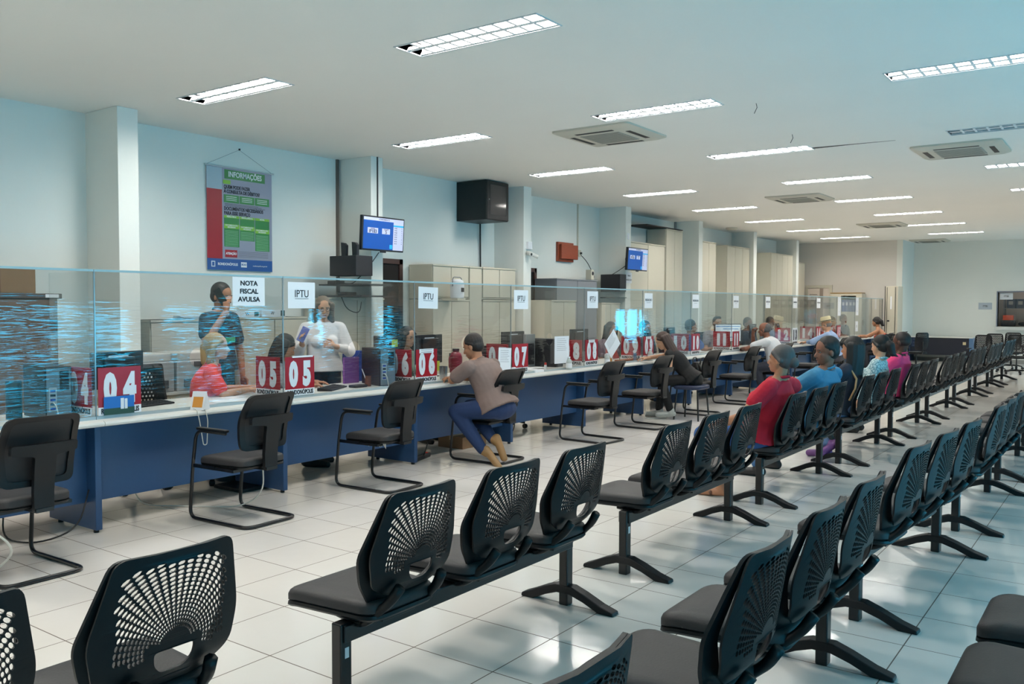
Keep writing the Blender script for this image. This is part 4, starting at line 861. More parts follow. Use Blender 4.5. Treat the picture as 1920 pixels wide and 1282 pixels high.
pc(-5.93, 2.86, -.12, 'black computer tower with its ports showing, left of the 04 sign'); pc(-5.93, 6.02, -.35, 'black computer tower with white cables, left of the 06 signs'); pc(-6.02, 9.28, 0, 'slim black computer tower left of the 08 sign', rear=False)
r = empty('grey_computer', (-6.32, 9.05, .775), 'silver grey computer tower beside the slim black one', 'computer'); MB().box(-.3, 0, 0, .2, 0, .42).build('casing', mat('silver plastic', '85888a', .4), r, bevel=.008); MB().box(.001, .006, .02, .17, .03, .3).build('front_grille', ink, r)
r = empty('tape_holder', (-6.2, 2.78, .775), 'two dark cylinders like thermos cups near the left edge', 'cup'); MB().lathe([(.05, 0), (.05, .25), (.045, .26), (.001, .262)], (0, 0, 0), 16).build('body', mat('dark teal plastic', '1c3540', .4), r, smooth='auto')
def keyboard(x, y, a, label):
    r = empty('keyboard', (x, y, .776), label, 'keyboard', 'keyboards on the counter', a); MB().prism([(-.07, 0), (.07, 0), (.07, .012), (-.07, .028)], -.22, .22, 'y').build('body', pc_black, r, bevel=.003)
    k = MB()
    for i in range(4):
        for j in range(14): k.box(-.055 + .028 * i, -.033 + .028 * i, -.205 + .029 * j, -.181 + .029 * j, .02 - .003 * i, .028 - .003 * i)
    k.build('keys', mat('dark grey keys', '2a2b2e', .5), r); return r
keyboard(-6.08, 5.55, .5, 'black keyboard in front of the woman in white'); keyboard(-6.15, 7.62, .2, 'black keyboard left of the man in brown'); keyboard(-6.2, 3.75, .2, 'black keyboard behind the desk calendar')
r = empty('computer_mouse', (-6.15, 5.30, .776), 'black mouse under a hand at counter 05', 'mouse'); MB().ell((0, 0, .012), (.055, .03, .018)).build('shell', pc_black, r, smooth=True)
r = empty('black_tray', (-6.02, 5.82, .776), 'small flat black card reader near the 06 signs', 'device'); MB().box(-.05, .05, -.08, .08, 0, .025).build('body', pc_black, r, bevel=.008)
# calendar, papers, postcard, bottles
def calendar(x, y, a, label):
    r = empty('desk_calendar', (x, y, .776), label, 'calendar', 'desk calendars', a); MB().prism([(-.045, 0), (.045, 0), (.004, .135), (-.004, .135)], 0, .11, 'y').build('card_stand', paper, r)
    q = MB().box(-.0005, .001, .015, .095, .02, .10).build('printed_page', mat('orange calendar print', 'd08b36', .5), r); q.location = (.0465, 0, 0); q.rotation_euler = (0, -.30, 0)
    return r
calendar(-5.72, 3.84, -1.15, 'tent desk calendar with an orange page and a cord, before the blonde woman'); calendar(-5.88, 10.28, -.9, 'tent desk calendar with a yellow page behind the 08 sign')
tagit(MB().tube(fillet([(-5.66, 3.80, .79), (-5.60, 3.79, .785), (-5.585, 3.80, .70), (-5.585, 3.83, .52), (-5.585, 3.86, .52), (-5.585, 3.87, .70), (-5.60, 3.86, .785), (-5.66, 3.86, .79)], .03, 4), .0035, 5).build('looped_cord', cable_white, smooth=True), 'white cord looping over the counter edge below the calendar', 'cord')
r = empty('postcard', (GX + .022, 3.135, .80), 'blue postcard of two white towers taped over sign 04', 'postcard'); MB().box(0, .002, 0, .22, 0, .125).build('card', mat('sky blue print', '1f67b4', .4), r); MB().box(.002, .0026, 0, .22, 0, .045).build('ground_print', mat('dark green print', '33453a', .4), r); MB().box(.0026, .003, .12, .145, .035, .11).build('tower_print', white_card, r); MB().box(.0026, .003, .15, .17, .035, .105).build('tower_print', white_card, r)
random.seed(9)
for i, (x, y, a, l) in enumerate([(-6.22, 4.55, .3, 'loose white sheet under the blonde woman, nearer the calendar'), (-5.98, 4.35, -.3, 'loose white sheet on the counter right of the calendar'), (-6.3, 4.9, .8, 'white sheet under the blonde woman'), (-6.0, 8.6, .1, 'white sheet on the counter right of sign 07'), (-6.1, 8.9, -.3, 'white sheet beside the glue stick'), (-6.1, 13.9, .2, 'white sheet on the counter near the blue polo man'), (-5.95, 2.2, .2, 'white sheet on the counter at the left edge')]):
    tagit(MB().box(-.105, .105, -.148, .148, 0, .0015).build('paper_sheet', paper, loc=(x, y, .7765 + .002 * i)), l, 'paper', 'loose paper sheets').rotation_euler = (0, 0, a)
tagit(MB().box(0, .13, 0, .18, 0, .03).build('paper_pad', paper, loc=(-5.83, 8.35, .776), bevel=.003), 'thick white paper pad on the counter right of sign 07', 'pad')
r = MB().box(-.001, .001, 0, .21, 0, .297).build('paper_notice', paper, loc=(GX + .03, 7.60, .80)); r.rotation_euler = (-.05, 0, -.1); tagit(r, 'white printed sheet taped over sign 07', 'notice', 'printed sheets on the signs')
r2 = MB().box(-.001, .001, 0, .30, 0, .33).build('paper_notice', paper, loc=(GX + .03, 8.74, .86)); r2.rotation_euler = (0, 0, -.05); tagit(r2, 'white printed sheet taped left of sign 08', 'notice', 'printed sheets on the signs')
r3 = MB().box(-.001, .001, 0, .30, 0, .26).build('paper_notice', paper, loc=(GX + .03, 10.12, .86)); r3.rotation_euler = (.7, 0, -.05); tagit(r3, 'white printed sheet taped crookedly left of sign 09', 'notice', 'printed sheets on the signs')
for rr, W_, H_ in ((r, .21, .297), (r2, .30, .33), (r3, .30, .26)):
    for k in range(7): MB().box(.001, .0016, W_ * .15, W_ * random.uniform(.7, .88), H_ * (.9 - .07 * k), H_ * (.9 - .07 * k) + .003).build('printed_line', mat('grey print', '6d7078', .7), rr)
clear_b = mat('cloudy clear plastic', 'b9bfbd', .2, spec=.6)
def bottle(x, y, label, h=.16, m=clear_b, cap=paper):
    r = empty('gel_bottle', (x, y, .776), label, 'bottle', 'hand gel bottles'); MB().lathe([(.034, 0), (.038, .008), (.038, h * .6), (.03, h * .75), (.014, h * .85), (.014, h * .9)], (0, 0, 0), 16).build('body', m, r, smooth='auto'); MB().lathe([(.016, h * .9), (.016, h), (.001, h)], (0, 0, 0), 12).build('cap', cap, r, smooth='auto'); MB().lathe([(.0385, h * .15), (.0385, h * .5)], (0, 0, 0), 16).build('label', paper, r)
bottle(-5.66, 9.02, 'clear gel bottle before the sheet left of sign 08'); bottle(-5.68, 10.0, 'clear gel bottle left of the crooked sheet'); bottle(-5.66, 11.2, 'white gel bottle before front sign 09', .17)
r = empty('glue_stick', (-5.78, 8.68, .776), 'small glue stick with a red cap beside the slim black computer', 'glue'); MB().lathe([(.016, 0), (.016, .07), (.012, .075)], (0, 0, 0), 12).build('body', paper, r, smooth='auto'); MB().lathe([(.014, .07), (.014, .10), (.001, .101)], (0, 0, 0), 12).build('cap', mat('red plastic', 'c7301e', .4), r, smooth='auto')
r = empty('thermos_flask', (-6.45, 7.80, .776), 'dark red thermos flask left of the man in brown', 'flask'); MB().lathe([(.07, 0), (.075, .02), (.075, .18), (.06, .225), (.04, .24), (.04, .26), (.001, .262)], (0, 0, 0), 18).build('body', mat('dark red plastic', '7c1a2c', .3), r, smooth='auto'); MB().tube(fillet([(.0, -.07, .19), (0, -.12, .19), (0, -.12, .06), (0, -.07, .05)], .03), .008, 6).build('handle', mat('dark red plastic', '7c1a2c', .3), r, smooth=True); MB().lathe([(.042, .255), (.042, .28), (.001, .282)], (0, 0, 0), 14).build('lid', ink, r, smooth='auto')
r = empty('steel_cup', (-5.95, 6.99, .776), 'plain steel cup left of the man in brown', 'cup'); MB().lathe([(.04, 0), (.045, .14), (.041, .14), (.037, .005), (.001, .005)], (0, 0, 0), 18).build('body', chrome, r, smooth='auto')
r = empty('supplement_jar', (-5.70, 7.9, .776), 'small white jar with a green label right of sign 07 sheet', 'jar'); MB().lathe([(.03, 0), (.03, .07), (.001, .07)], (0, 0, 0), 16).build('body', paper, r, smooth='auto'); MB().lathe([(.0305, .015), (.0305, .04)], (0, 0, 0), 16).build('label', mat('green label', '3c7d4a', .5), r); MB().lathe([(.032, .07), (.032, .09), (.001, .09)], (0, 0, 0), 16).build('lid', paper, r, smooth='auto')
r = empty('purple_folder', (-6.42, 6.0, .776), 'purple folder standing behind the monitor left of the 06 signs', 'folder'); MB().box(0, .02, 0, .2, 0, .26).build('cover', mat('purple card', '8a4fa0', .5), r)
r = empty('pen_cup', (-6.02, 5.95, .776), 'brown pen cup with a white pen near the 06 signs', 'cup'); MB().lathe([(.03, 0), (.032, .10), (.029, .10), (.027, .004), (.001, .004)], (0, 0, 0), 14).build('body', mat('brown plastic cup', '6d4438', .5), r, smooth='auto'); MB().tube([(.0, 0, .01), (-.02, -.06, .17)], .005, 6).build('pen', paper, r)
tagit(MB().box(0, .001, 0, .08, 0, .07).build('sticky_note', mat('yellow sticky note', 'c9cf3c', .6), loc=(GX - .05, 6.02, 1.16)), 'yellow sticky note on the screen before the woman in pale green', 'note')
o_ = MB().box(0, .001, 0, .07, 0, .11).build('sticky_note', mat('yellow sticky note', 'c9cf3c', .6), loc=(-6.33, 7.30, .83)); tagit(o_, 'yellow sticky note hanging below the monitor at counter 06', 'note')
r = empty('pen_holder', (-5.85, 10.5, .776), 'tray with pens and a small photo below the 09 sign', 'tray'); MB().box(0, .1, 0, .5, 0, .04).build('tray', mat('orange brown wood', '9a5a34', .5), r, bevel=.003); MB().tube([(.05, .05, .02), (.03, .12, .17)], .005, 6).build('pen', mat('green pen', '2c6a3a', .5), r); MB().box(.1, .104, .36, .45, .02, .12).build('photo', mat('small blue photo', '5a7ba0', .4), r)
r = empty('red_folder_tray', (-6.35, 11.35, .776), 'bright red plastic tray leaning behind the 09 sign', 'tray'); MB().prism([(-.25, 0), (.15, 0), (.05, .12), (-.1, .2), (-.2, .2)], 0, .03, 'x').build('tray', mat('bright red plastic', 'b3262a', .4), r)
# things under and below the counter
carton(-6.25, 7.25, 0, .35, .42, .13, 0, 'brown cardboard box on the floor under the counter by the man in brown')
r = empty('power_strip', (-5.82, 6.40, 0), 'black power strip with a red switch on the floor below counter 06', 'power strip', None, .3); MB().box(-.03, .03, -.02, .32, .0, .045).build('body', pc_black, r, bevel=.008); MB().box(-.01, .01, .27, .295, .045, .05).build('switch', mat('red switch', 'c02a20', .4, emit='c02a20', estr=.3), r)
r = empty('waste_bin', (-6.55, 4.75, 0), 'dark teal waste bin in the shadow under counter 04', 'bin'); MB().lathe([(.11, 0), (.14, .26), (.132, .26), (.104, .01), (.001, .01)], (0, 0, 0), 20).build('bin_body', mat('dark teal plastic', '1c3540', .4), r, smooth='auto')
tagit(MB().box(-6.35, -5.98, 4.45, 4.78, .0, .03).build('floor_device', pc_black, bevel=.005), 'flat black footrest on the floor below counter 04', 'footrest')
for pts, m_, rr, l in [([(-5.25, 4.1, .38), (-5.3, 4.15, .15), (-5.5, 4.1, .02), (-5.8, 3.95, .01), (-6.2, 3.7, .01), (-6.5, 3.8, .1)], cable_white, .006, 'white cable trailing on the floor below counter 04'),
                       ([(-5.75, 3.05, .30), (-5.7, 2.95, .06), (-5.72, 2.7, .01), (-6.0, 2.6, .01), (-6.2, 2.7, .2)], cable_black, .006, 'thin black cable on the floor left of the desk panel'),
                       ([(-5.05, 2.0, .45), (-5.0, 2.25, .2), (-5.25, 2.2, .01), (-5.6, 1.8, .01)], cable_white, .007, 'white cable drooping under the chair at the left edge'),
                       ([(-5.9, 6.72, .70), (-5.85, 6.75, .30), (-5.88, 6.86, .22), (-5.9, 6.80, .40), (-5.86, 6.66, .20), (-5.84, 6.55, .03)], cable_black, .006, 'black cables bunched above the power strip'),
                       ([(-6.0, 8.25, .5), (-5.95, 8.3, .15), (-6.05, 8.35, .01), (-6.3, 8.5, .01)], cable_black, .005, 'thin black cable right of the man in brown, under the counter'),
                       ([(-6.0, 7.35, .80), (-5.98, 7.45, .90), (-6.05, 7.55, .86), (-6.1, 7.5, .785), (-6.2, 7.6, .785)], cable_black, .006, 'black cable coil on the counter right of the 06 sign'),
                       ([(-5.8, 11.1, .5), (-5.6, 11.0, .1), (-5.5, 10.7, .01), (-5.3, 11.0, .01)], cable_white, .005, 'thin white cable by the grey sneakers')]:
    tagit(MB().tube(fillet(pts, .12, 5), rr, 6).build('floor_cable', m_, smooth=True), l, 'cable', 'cables around the counter')
r = empty('handbag', (-5.18, 11.80, .482), 'black leather handbag with gold studs on a visitor chair', 'handbag', None, .1)
leather = mat('black glossy leather', '0d0c0d', .28, bump=.15, nscale=60); gold = mat('gold metal', 'c79a3c', .3, metal=1.0)
MB().rings([[(p[0] * k, p[1] * w, z) for p in round_poly([(-.10, -.20), (.10, -.20), (.10, .20), (-.10, .20)], .05)] for k, w, z in ((.9, .95, 0), (1, 1, .02), (1, 1, .12), (.7, .95, .22), (.35, .9, .27))]).build('bag_body', leather, r, smooth='auto')
for k in (-1, 1): MB().tube(fillet([(.05 * k, -.1, .20), (.06 * k, -.09, .33), (.06 * k, .09, .33), (.05 * k, .1, .20)], .06), .009, 8).build('strap', leather, r, smooth=True)
for k in range(5): MB().ell((.10, -.14 + .05 * k, .10 + .035 * (k % 2)), (.006, .009, .009)).build('stud', gold, r, smooth=True)
# ------------------------------------------------------------------ people
def V(*a): return Vector(a)
def remesh(mb, vox, smooth_it=3, name='m'):
    me = mb.mesh('tmp'); o = bpy.data.objects.new('tmp', me); COL.objects.link(o)
    m = o.modifiers.new('r', 'REMESH'); m.mode = 'VOXEL'; m.voxel_size = vox; m.use_smooth_shade = True
    if smooth_it: s = o.modifiers.new('s', 'SMOOTH'); s.iterations = smooth_it; s.factor = .5
    dg = bpy.context.evaluated_depsgraph_get(); r = bpy.data.meshes.new_from_object(o.evaluated_get(dg)); bpy.data.objects.remove(o); bpy.data.meshes.remove(me)
    r.name = name; return r
def join_meshes(name, ms):
    bm = bmesh.new()
    for m in ms: bm.from_mesh(m)
    r = bpy.data.meshes.new(name); bm.to_mesh(r); bm.free()
    for p in r.polygons: p.use_smooth = True
    return r
def frame(d, up):
    x = d.normalized(); z = (up - x * up.dot(x)); z = z.normalized() if z.length > 1e-5 else x.orthogonal().normalized(); y = z.cross(x)
    return Matrix(((x.x, y.x, z.x), (x.y, y.y, z.y), (x.z, y.z, z.z)))
def hand(mb, wrist, d, back, side, curl=.5, s=1.0):
    """palm and five fingers; d = direction of the fingers, back = back of the hand, side +1/-1 = where the thumb sits"""
    M = frame(d, back); s *= 1.0
    def q(x, y, z): return wrist + M @ Vector((x * s, y * s, z * s))
    mb.ell(q(.045, 0, 0), (.052 * s, .040 * s, .016 * s), M, 12, 8); mb.cap(q(-.03, 0, 0), q(.03, 0, 0), .026 * s, .026 * s, 10)
    for k, (y, L) in enumerate([(.030, .070), (.010, .080), (-.010, .074), (-.029, .058)]):
        y *= side; a = q(.082, y, .002); c1 = curl * .9; c2 = curl * 1.9
        b = a + M @ Vector((math.cos(c1) * L * .5 * s, y * .12 * s, -math.sin(c1) * L * .5 * s)); c = b + M @ Vector((math.cos(c2) * L * .5 * s, 0, -math.sin(c2) * L * .5 * s))
        mb.cap(q(.06, y * .9, 0), a, .0105 * s, .0098 * s, 8); mb.cap(a, b, .0098 * s, .009 * s, 8); mb.cap(b, c, .009 * s, .0075 * s, 8)
    a = q(.02, .030 * side, -.006); b = q(.052, .062 * side, -.018); c = q(.085, .066 * side, -.028 - .02 * curl)
    mb.cap(a, b, .014 * s, .0115 * s, 8); mb.cap(b, c, .0115 * s, .009 * s, 8)
SKIN = {'light': 'c99a7c', 'tan': 'a8775a', 'brown': '7d5240', 'dark': '4f3226', 'fair': 'd0a58c'}
HAIR = {'black': '100e0e', 'dark': '1d1614', 'brown': '33211a', 'ash': '6d6154', 'blonde': 'a08a62', 'grey': '4a4848', 'silver': '7f7b77'}
def person(label, x, y, ang, skin='tan', hair=('short', 'dark'), sit=.50, lean=8, tilt=0, hyaw=0, hpitch=0, shirt='a0a0a0', pants='20242c', shoes='1a1a1a',
           RE=None, RW=None, LE=None, LW=None, rd=(1, 0, 0), ld=(1, 0, 0), rb=(0, 0, 1), lb=(0, 0, 1), curl=.5, RK=None, RA=None, LK=None, LA=None, sleeve=.62, w=1.0, belly=0.0, h=1.0,
           female=False, vox=.011, shoulders_bare=False, long_sleeve=False, collar=True, foot_r=None, foot_l=None, face=True, beard=False, glasses=False, bare_foot=False, shirt_mat=None, h_extra=None, hsz=1.0):
    root = empty('person', (x, y, 0), label, 'person', None, math.radians(ang))
    st = sit is None
    hz = (.93 if st else sit + .085) * (h if st else 1); ln = math.radians(lean); ti = math.radians(tilt)
    up = V(math.sin(ln), math.sin(ti), math.cos(ln) * math.cos(ti)).normalized()
    pel = V(0, 0, hz); S = h
    def sp(t, f=0, l=0): # point along the spine in metres, with a forward and left offset perpendicular to it
        fw = V(math.cos(ln), 0, -math.sin(ln)); return pel + up * t * S + fw * f + V(0, 1, 0) * l
    neck = sp(.49, .005); sw = (.165 if female else .19) * w
    RS, LS = sp(.43, -.005, -sw), sp(.43, -.005, sw)
    HF = V(math.cos(math.radians(hyaw)) * math.cos(math.radians(hpitch)), math.sin(math.radians(hyaw)) * math.cos(math.radians(hpitch)), math.sin(math.radians(hpitch)))
    hup = (V(0, 0, 1) * .75 + up * .25).normalized(); HM = frame(HF, hup); hs = (.98 if female else 1.03) * hsz
    hc = neck + (up * .5 + V(0, 0, 1) * .5).normalized() * .155 * (hsz * .8 + .2) + HF * .018
    def hd(a, b, c): return hc + HM @ V(a * hs, b * hs, c * hs)
    skin_m = mat('skin ' + skin, SKIN[skin], .5, spec=.35, noise=.06, nscale=25)
    # default limbs
    RE = V(*RE) if RE else RS + V(.05, -.04, -.28); LE = V(*LE) if LE else LS + V(.05, .04, -.28)
    RW = V(*RW) if RW else RE + V(.16, .02, -.19); LW = V(*LW) if LW else LE + V(.16, -.02, -.19)
    hipw = .085 * w
    RH, LH = pel + V(0.0, -hipw, -.02), pel + V(0.0, hipw, -.02)
    if st:
        RK = V(*RK) if RK else V(.03, -.10, .50 * h); LK = V(*LK) if LK else V(.03, .10, .50 * h); RA = V(*RA) if RA else V(0, -.10, .09); LA = V(*LA) if LA else V(0, .10, .09)
    else:
        RK = V(*RK) if RK else V(.42, -.11, sit + .06); LK = V(*LK) if LK else V(.42, .11, sit + .06); RA = V(*RA) if RA else V(.40, -.12, .09); LA = V(*LA) if LA else V(.40, .12, .09)
    fr = V(*foot_r) if foot_r else V(1, -.1, -.05); fl = V(*foot_l) if foot_l else V(1, .1, -.05)
    def torso(mb, g, t0=-.10, t1=.50, flare=0):
        W_ = w; rows = [(-.12, .155, .125), (-.04, .168, .13), (.05, .152, .122), (.14, .14, .112), (.24, .152, .118), (.33, .166, .118), (.41, .165, .105), (.46, .12, .085), (.495, .07, .065)]
        if female: rows = [(-.12, .165, .13), (-.04, .17, .13), (.05, .145, .112), (.14, .128, .10), (.24, .138, .112), (.32, .15, .118), (.40, .148, .095), (.455, .105, .075), (.495, .06, .058)]
        rs = []
        for t, a, b in rows:
            if t < t0 - .001 or t > t1 + .001: continue
            bb = b + (belly * math.exp(-((t - .1) / .12) ** 2)); aa = a * W_ + g + (flare if t <= t0 + .05 else (flare + .012 if flare and t < .08 else (flare * .6 if flare and t < .2 else 0))); bb = bb * (W_ * .5 + .5) + g + (flare if t <= t0 + .05 else 0)
            c = sp(t, belly * .4 * math.exp(-((t - .1) / .12) ** 2) - (.012 if .2 < t < .42 else 0)); fw = V(math.cos(ln), 0, -math.sin(ln))
            ring = []
            for k in range(20):
                an = 2 * math.pi * k / 20; ca, sa = math.cos(an), math.sin(an); ring.append(c + fw * (bb * math.copysign(abs(ca) ** .85, ca)) + V(0, 1, 0) * (aa * math.copysign(abs(sa) ** .85, sa)))
            rs.append(ring)
        mb.rings(rs)
        if female and g >= 0:
            for s in (-1, 1): mb.ell(sp(.285, .085 * (W_ * .5 + .5), s * .068 * W_), (.058 + g, .058 + g, .058 + g))
    def legs(mb, g, to=1.0, foot=False):
        for H_, K, A in ((RH, RK, RA), (LH, LK, LA)):
            mb.cap(H_, K, .077 * w + g, .056 * w + g); e = K + (A - K) * to; mid = K + (A - K) * .35
            mb.cap(K, mid if to > .35 else e, .055 * w + g, .052 * w + g)
            if to > .35: mb.cap(mid, e, .052 * w + g, (.036 if to == 1 else .042) + g)
            bk = (H_ - K).normalized()
        mb.ell(pel + V(-.03, 0, -.03), (.128 + g * .3, .158 * w + g * .3, .105 + g))
    # skin body, one continuous surface
    b = MB(); torso(b, -.012); legs(b, -.008)
    aw = .043 * (w * .6 + .4) * (.9 if female else 1)
    for S_, E_, W2 in ((RS, RE, RW), (LS, LE, LW)):
        b.cap(S_, E_, aw * 1.12, aw * .86); m2 = E_ + (W2 - E_) * .3; b.cap(E_, m2, aw * .86, aw * .86); b.cap(m2, W2, aw * .86, .0265)
    b.cap(neck - up * .04, hc + HM @ V(-.02, 0, -.05), .056 if not female else .049, .052 if not female else .045)
    b.cap(RS + up * .02 + V(0, .03, 0), neck, .045, .05); b.cap(LS + up * .02 - V(0, .03, 0), neck, .045, .05)
    body = remesh(b, vox, 2, 'body')
    hdv = min(vox, .0065); k = MB()
    k.ell(hd(-.012, 0, .032), (.098 * hs, .077 * hs, .092 * hs), HM, 20, 14); k.ell(hd(.024, 0, -.03), (.066 * hs, .062 * hs, .075 * hs), HM, 18, 12); k.ell(hd(.05, 0, -.078), (.036 * hs, .034 * hs, .028 * hs), HM, 14, 9)
    k.cap(hd(.080, 0, .012), hd(.102, 0, -.028), .008 * hs, .0125 * hs, 8); k.ell(hd(.092, 0, -.034), (.016, .018, .010), HM, 10, 7); k.cap(hd(.074, -.032, .022), hd(.074, .032, .022), .011, .011, 8)
    for s in (-1, 1):
        k.ell(hd(.058, .034 * s, -.018), (.026, .022, .022), HM, 10, 7); k.ell(hd(-.008, .078 * s, -.010), (.019, .009, .031), HM, 12, 8)
    k.ell(hd(.080, 0, -.060), (.012, .026, .012), HM, 10, 7)
    k.cap(hd(-.025, 0, -.03), neck, .053 if not female else .046, .055 if not female else .048, 14)
    head = remesh(k, hdv, 3, 'head')
    hm = MB(); hand(hm, RW, V(*rd), V(*rb), 1, curl, .93 if female else 1.02); hand(hm, LW, V(*ld), V(*lb), -1, curl, .93 if female else 1.02)
    hands = remesh(hm, .0048 if vox < .012 else .007, 1, 'hands'); parts = [body, head, hands]
    if bare_foot:
        fm = MB()
        for A, F in ((RA, fr), (LA, fl)): F = F.normalized(); fm.cap(A, A + V(0, 0, -.045) - F * .02, .038, .036); fm.cap(A + V(0, 0, -.055) - F * .03, A + F * .15 + V(0, 0, -.062), .034, .028)
        parts.append(remesh(fm, .008, 2, 'feet'))
    bo = link('body', join_meshes('body', parts), skin_m, root, True)
    if face:
        ew = mat('eye white', '8f8984', .4); ei = mat('dark iris', '120c0a', .2); lip = mat('lips ' + skin, {'light': '9c5a50', 'fair': 'a8635a', 'tan': '7e4a40', 'brown': '57332c', 'dark': '38211d'}[skin], .4); br = mat('hair ' + hair[1], HAIR[hair[1]], .6)
        for s in (-1, 1):
            MB().ell(hd(.0745, .031 * s, .006), (.008, .0105, .005), HM, 10, 7).build('eye', ew, bo, smooth=True); MB().ell(hd(.0815, .031 * s, .006), (.002, .0052, .005), HM, 8, 6).build('iris', ei, bo, smooth=True)
            MB().cap(hd(.088, .016 * s, .026), hd(.079, .046 * s, .028), .0042, .003, 6).build('eyebrow', br, bo, smooth=True)
        MB().ell(hd(.0915, 0, -.061), (.004, .023, .0065), HM, 12, 7).build('mouth', lip, bo, smooth=True)
        if glasses:
            for s in (-1, 1): MB().tube([hd(.099, .031 * s + .021 * math.cos(t), .004 + .017 * math.sin(t)) for t in [2 * math.pi * q / 14 for q in range(14)]], .002, 5, True).tube([hd(.095, .052 * s, .006), hd(-.005, .083 * s, .004)], .0018, 5).build('glasses', ink, bo)
    # clothes
    sm = shirt_mat or mat('shirt ' + shirt, shirt, .85, noise=.12, nscale=9, bump=.9)
    c = MB(); torso(c, .010, -.04, .50, .018)
    if shoulders_bare: c = MB(); torso(c, .008, -.04, .37, .01)
    for S_, E_, W2 in ((RS, RE, RW), (LS, LE, LW)):
        if shoulders_bare: continue
        if sleeve > 0:
            e = S_ + (E_ - S_) * min(1, sleeve); c.cap(S_ + V(0, (.0), 0), e, aw * 1.12 + .018, aw * 1.0 + .020 + (.006 if not long_sleeve else .008))
            if long_sleeve: c.cap(E_, E_ + (W2 - E_) * .72, aw + .016, .042)
        c.cap(S_ + up * .012, neck - up * .02, .056, .054)
    shirt_o = link('shirt', remesh(c, vox, 4, 'shirt'), sm, root, True)
    if collar and not shoulders_bare:
        MB().tube([neck + up * .012 + HM @ V(-.01 + .062 * math.cos(t), .064 * math.sin(t), -.012 * math.cos(t)) for t in [2 * math.pi * q / 16 for q in range(16)]], .012, 6, True).build('collar', sm, shirt_o, smooth=True)
    c = MB(); legs(c, .012, .93 if not bare_foot else .8); pm = mat('trousers ' + pants, pants, .85, noise=.15, nscale=11, bump=.9)
    link('trousers', remesh(c, vox, 4, 'trousers'), pm, root, True)
    for A, F in ((RA, fr), (LA, fl)):
        F = F.normalized(); sh = MB()
        if bare_foot: sh.cap(A + V(0, 0, -.078) - F * .05, A + F * .18 + V(0, 0, -.082), .016, .018); sh.cap(A + F * .07 + V(0, .03, -.06), A + F * .07 + V(0, -.03, -.06), .018, .018)
        else: dn = V(0, 0, -1) if abs(F.z) < .5 else V(-1, 0, 0); sh.cap(A + F * -.02, A + dn * .03, .045, .047); sh.cap(A + dn * .045 - F * .04, A + F * .17 + dn * .055, .042, .036); sh.cap(A + dn * .072 - F * .05, A + F * .18 + dn * .074, .018, .018)
        link('shoe', remesh(sh, .009, 2, 'shoe'), mat('shoe ' + shoes, shoes, .55, noise=.1, nscale=20), root, True)
    # hair
    hmt = mat('hair ' + hair[1], HAIR[hair[1]], .45, noise=.5, nscale=130, bump=.9, stretch=(1, 1, .2)); c = MB(); kind = hair[0]
    if kind not in ('bald', 'fringe', 'cropped'):
        c.ell(hd(-.024, 0, .044), (.098 * hs, .083 * hs, .094 * hs), HM, 20, 12); c.ell(hd(-.045, 0, .0), (.072 * hs, .078 * hs, .075 * hs), HM, 16, 10)
        if kind == 'short': c.cap(hd(.03, -.058, .055), hd(-.03, -.076, .02), .016, .014); c.cap(hd(.03, .058, .055), hd(-.03, .076, .02), .016, .014)
        if kind == 'quiff': c.ell(hd(.02, 0, .108), (.07, .062, .03), HM, 14, 8)
        if kind in ('long', 'bob', 'bun', 'pony', 'longtied'):
            c.cap(hd(.045, -.05, .06), hd(-.03, -.084, .0), .02, .02); c.cap(hd(.045, .05, .06), hd(-.03, .084, .0), .02, .02)
        if kind in ('long', 'bob'):
            Lh = -.36 if kind == 'long' else -.16
            for q in range(9):
                a = math.radians(95 + 170 * q / 8); px, py = -.02 + .078 * math.cos(a), .088 * math.sin(a)
                if kind == 'bob' and q in (0, 8): px += .04
                e = hd(px * 1.0, py * 1.0, -.08); e2 = e + V(0, 0, Lh * .75) + (HM @ V(-.03, py * .2, 0)) * (1 if kind == 'long' else .4) + (V(-math.sin(ln) * .2, 0, 0))
                c.cap(hd(px, py, .04), e, .034, .034); c.cap(e, e2, .034, .022 if kind == 'long' else .028)
        if kind == 'bun': c.ell(hd(-.115, 0, -.012), (.042, .045, .045), HM, 14, 10)
        if kind == 'pony':
            c.ell(hd(-.115, 0, .005), (.05, .052, .055), HM, 14, 10); c.cap(hd(-.13, 0, -.0), hd(-.15, 0, -.09), .05, .035); c.cap(hd(-.15, 0, -.09), hd(-.2, -.03, -.13), .03, .004)
        if kind == 'longtied':
            c.cap(hd(-.09, 0, .0), hd(-.085, 0, -.12), .055, .055); c.cap(hd(-.085, 0, -.12), hd(.02, -.07, -.30), .052, .028); c.cap(hd(-.02, -.076, .01), hd(-.05, -.07, -.12), .024, .035)
    else:
        c.ell(hd(-.024, 0, .004), (.092 * hs, .0805 * hs, .060 * hs), HM, 20, 12)
        if kind == 'fringe': c.ell(hd(-.052, 0, .035), (.070, .076, .075), HM, 16, 10)
        if kind == 'cropped': c.ell(hd(-.019, 0, .036), (.0985 * hs, .0795 * hs, .0935 * hs), HM, 20, 12)
    if kind != 'shaved':
        link('hair', remesh(c, .006 if vox < .012 else .009, 2, 'hair'), hmt, root, True)
    if beard:
        c = MB(); c.ell(hd(.035, 0, -.072), (.058, .064, .045), HM, 16, 10)
        for s in (-1, 1): c.cap(hd(.0, .072 * s, -.02), hd(.04, .05 * s, -.075), .012, .02)
        c.cap(hd(.096, -.022, -.048), hd(.096, .022, -.048), .006, .006); link('beard', remesh(c, .006, 2, 'beard'), hmt, root, True)
    if h_extra: h_extra(root, hd, HM, shirt_o, sp)
    return root
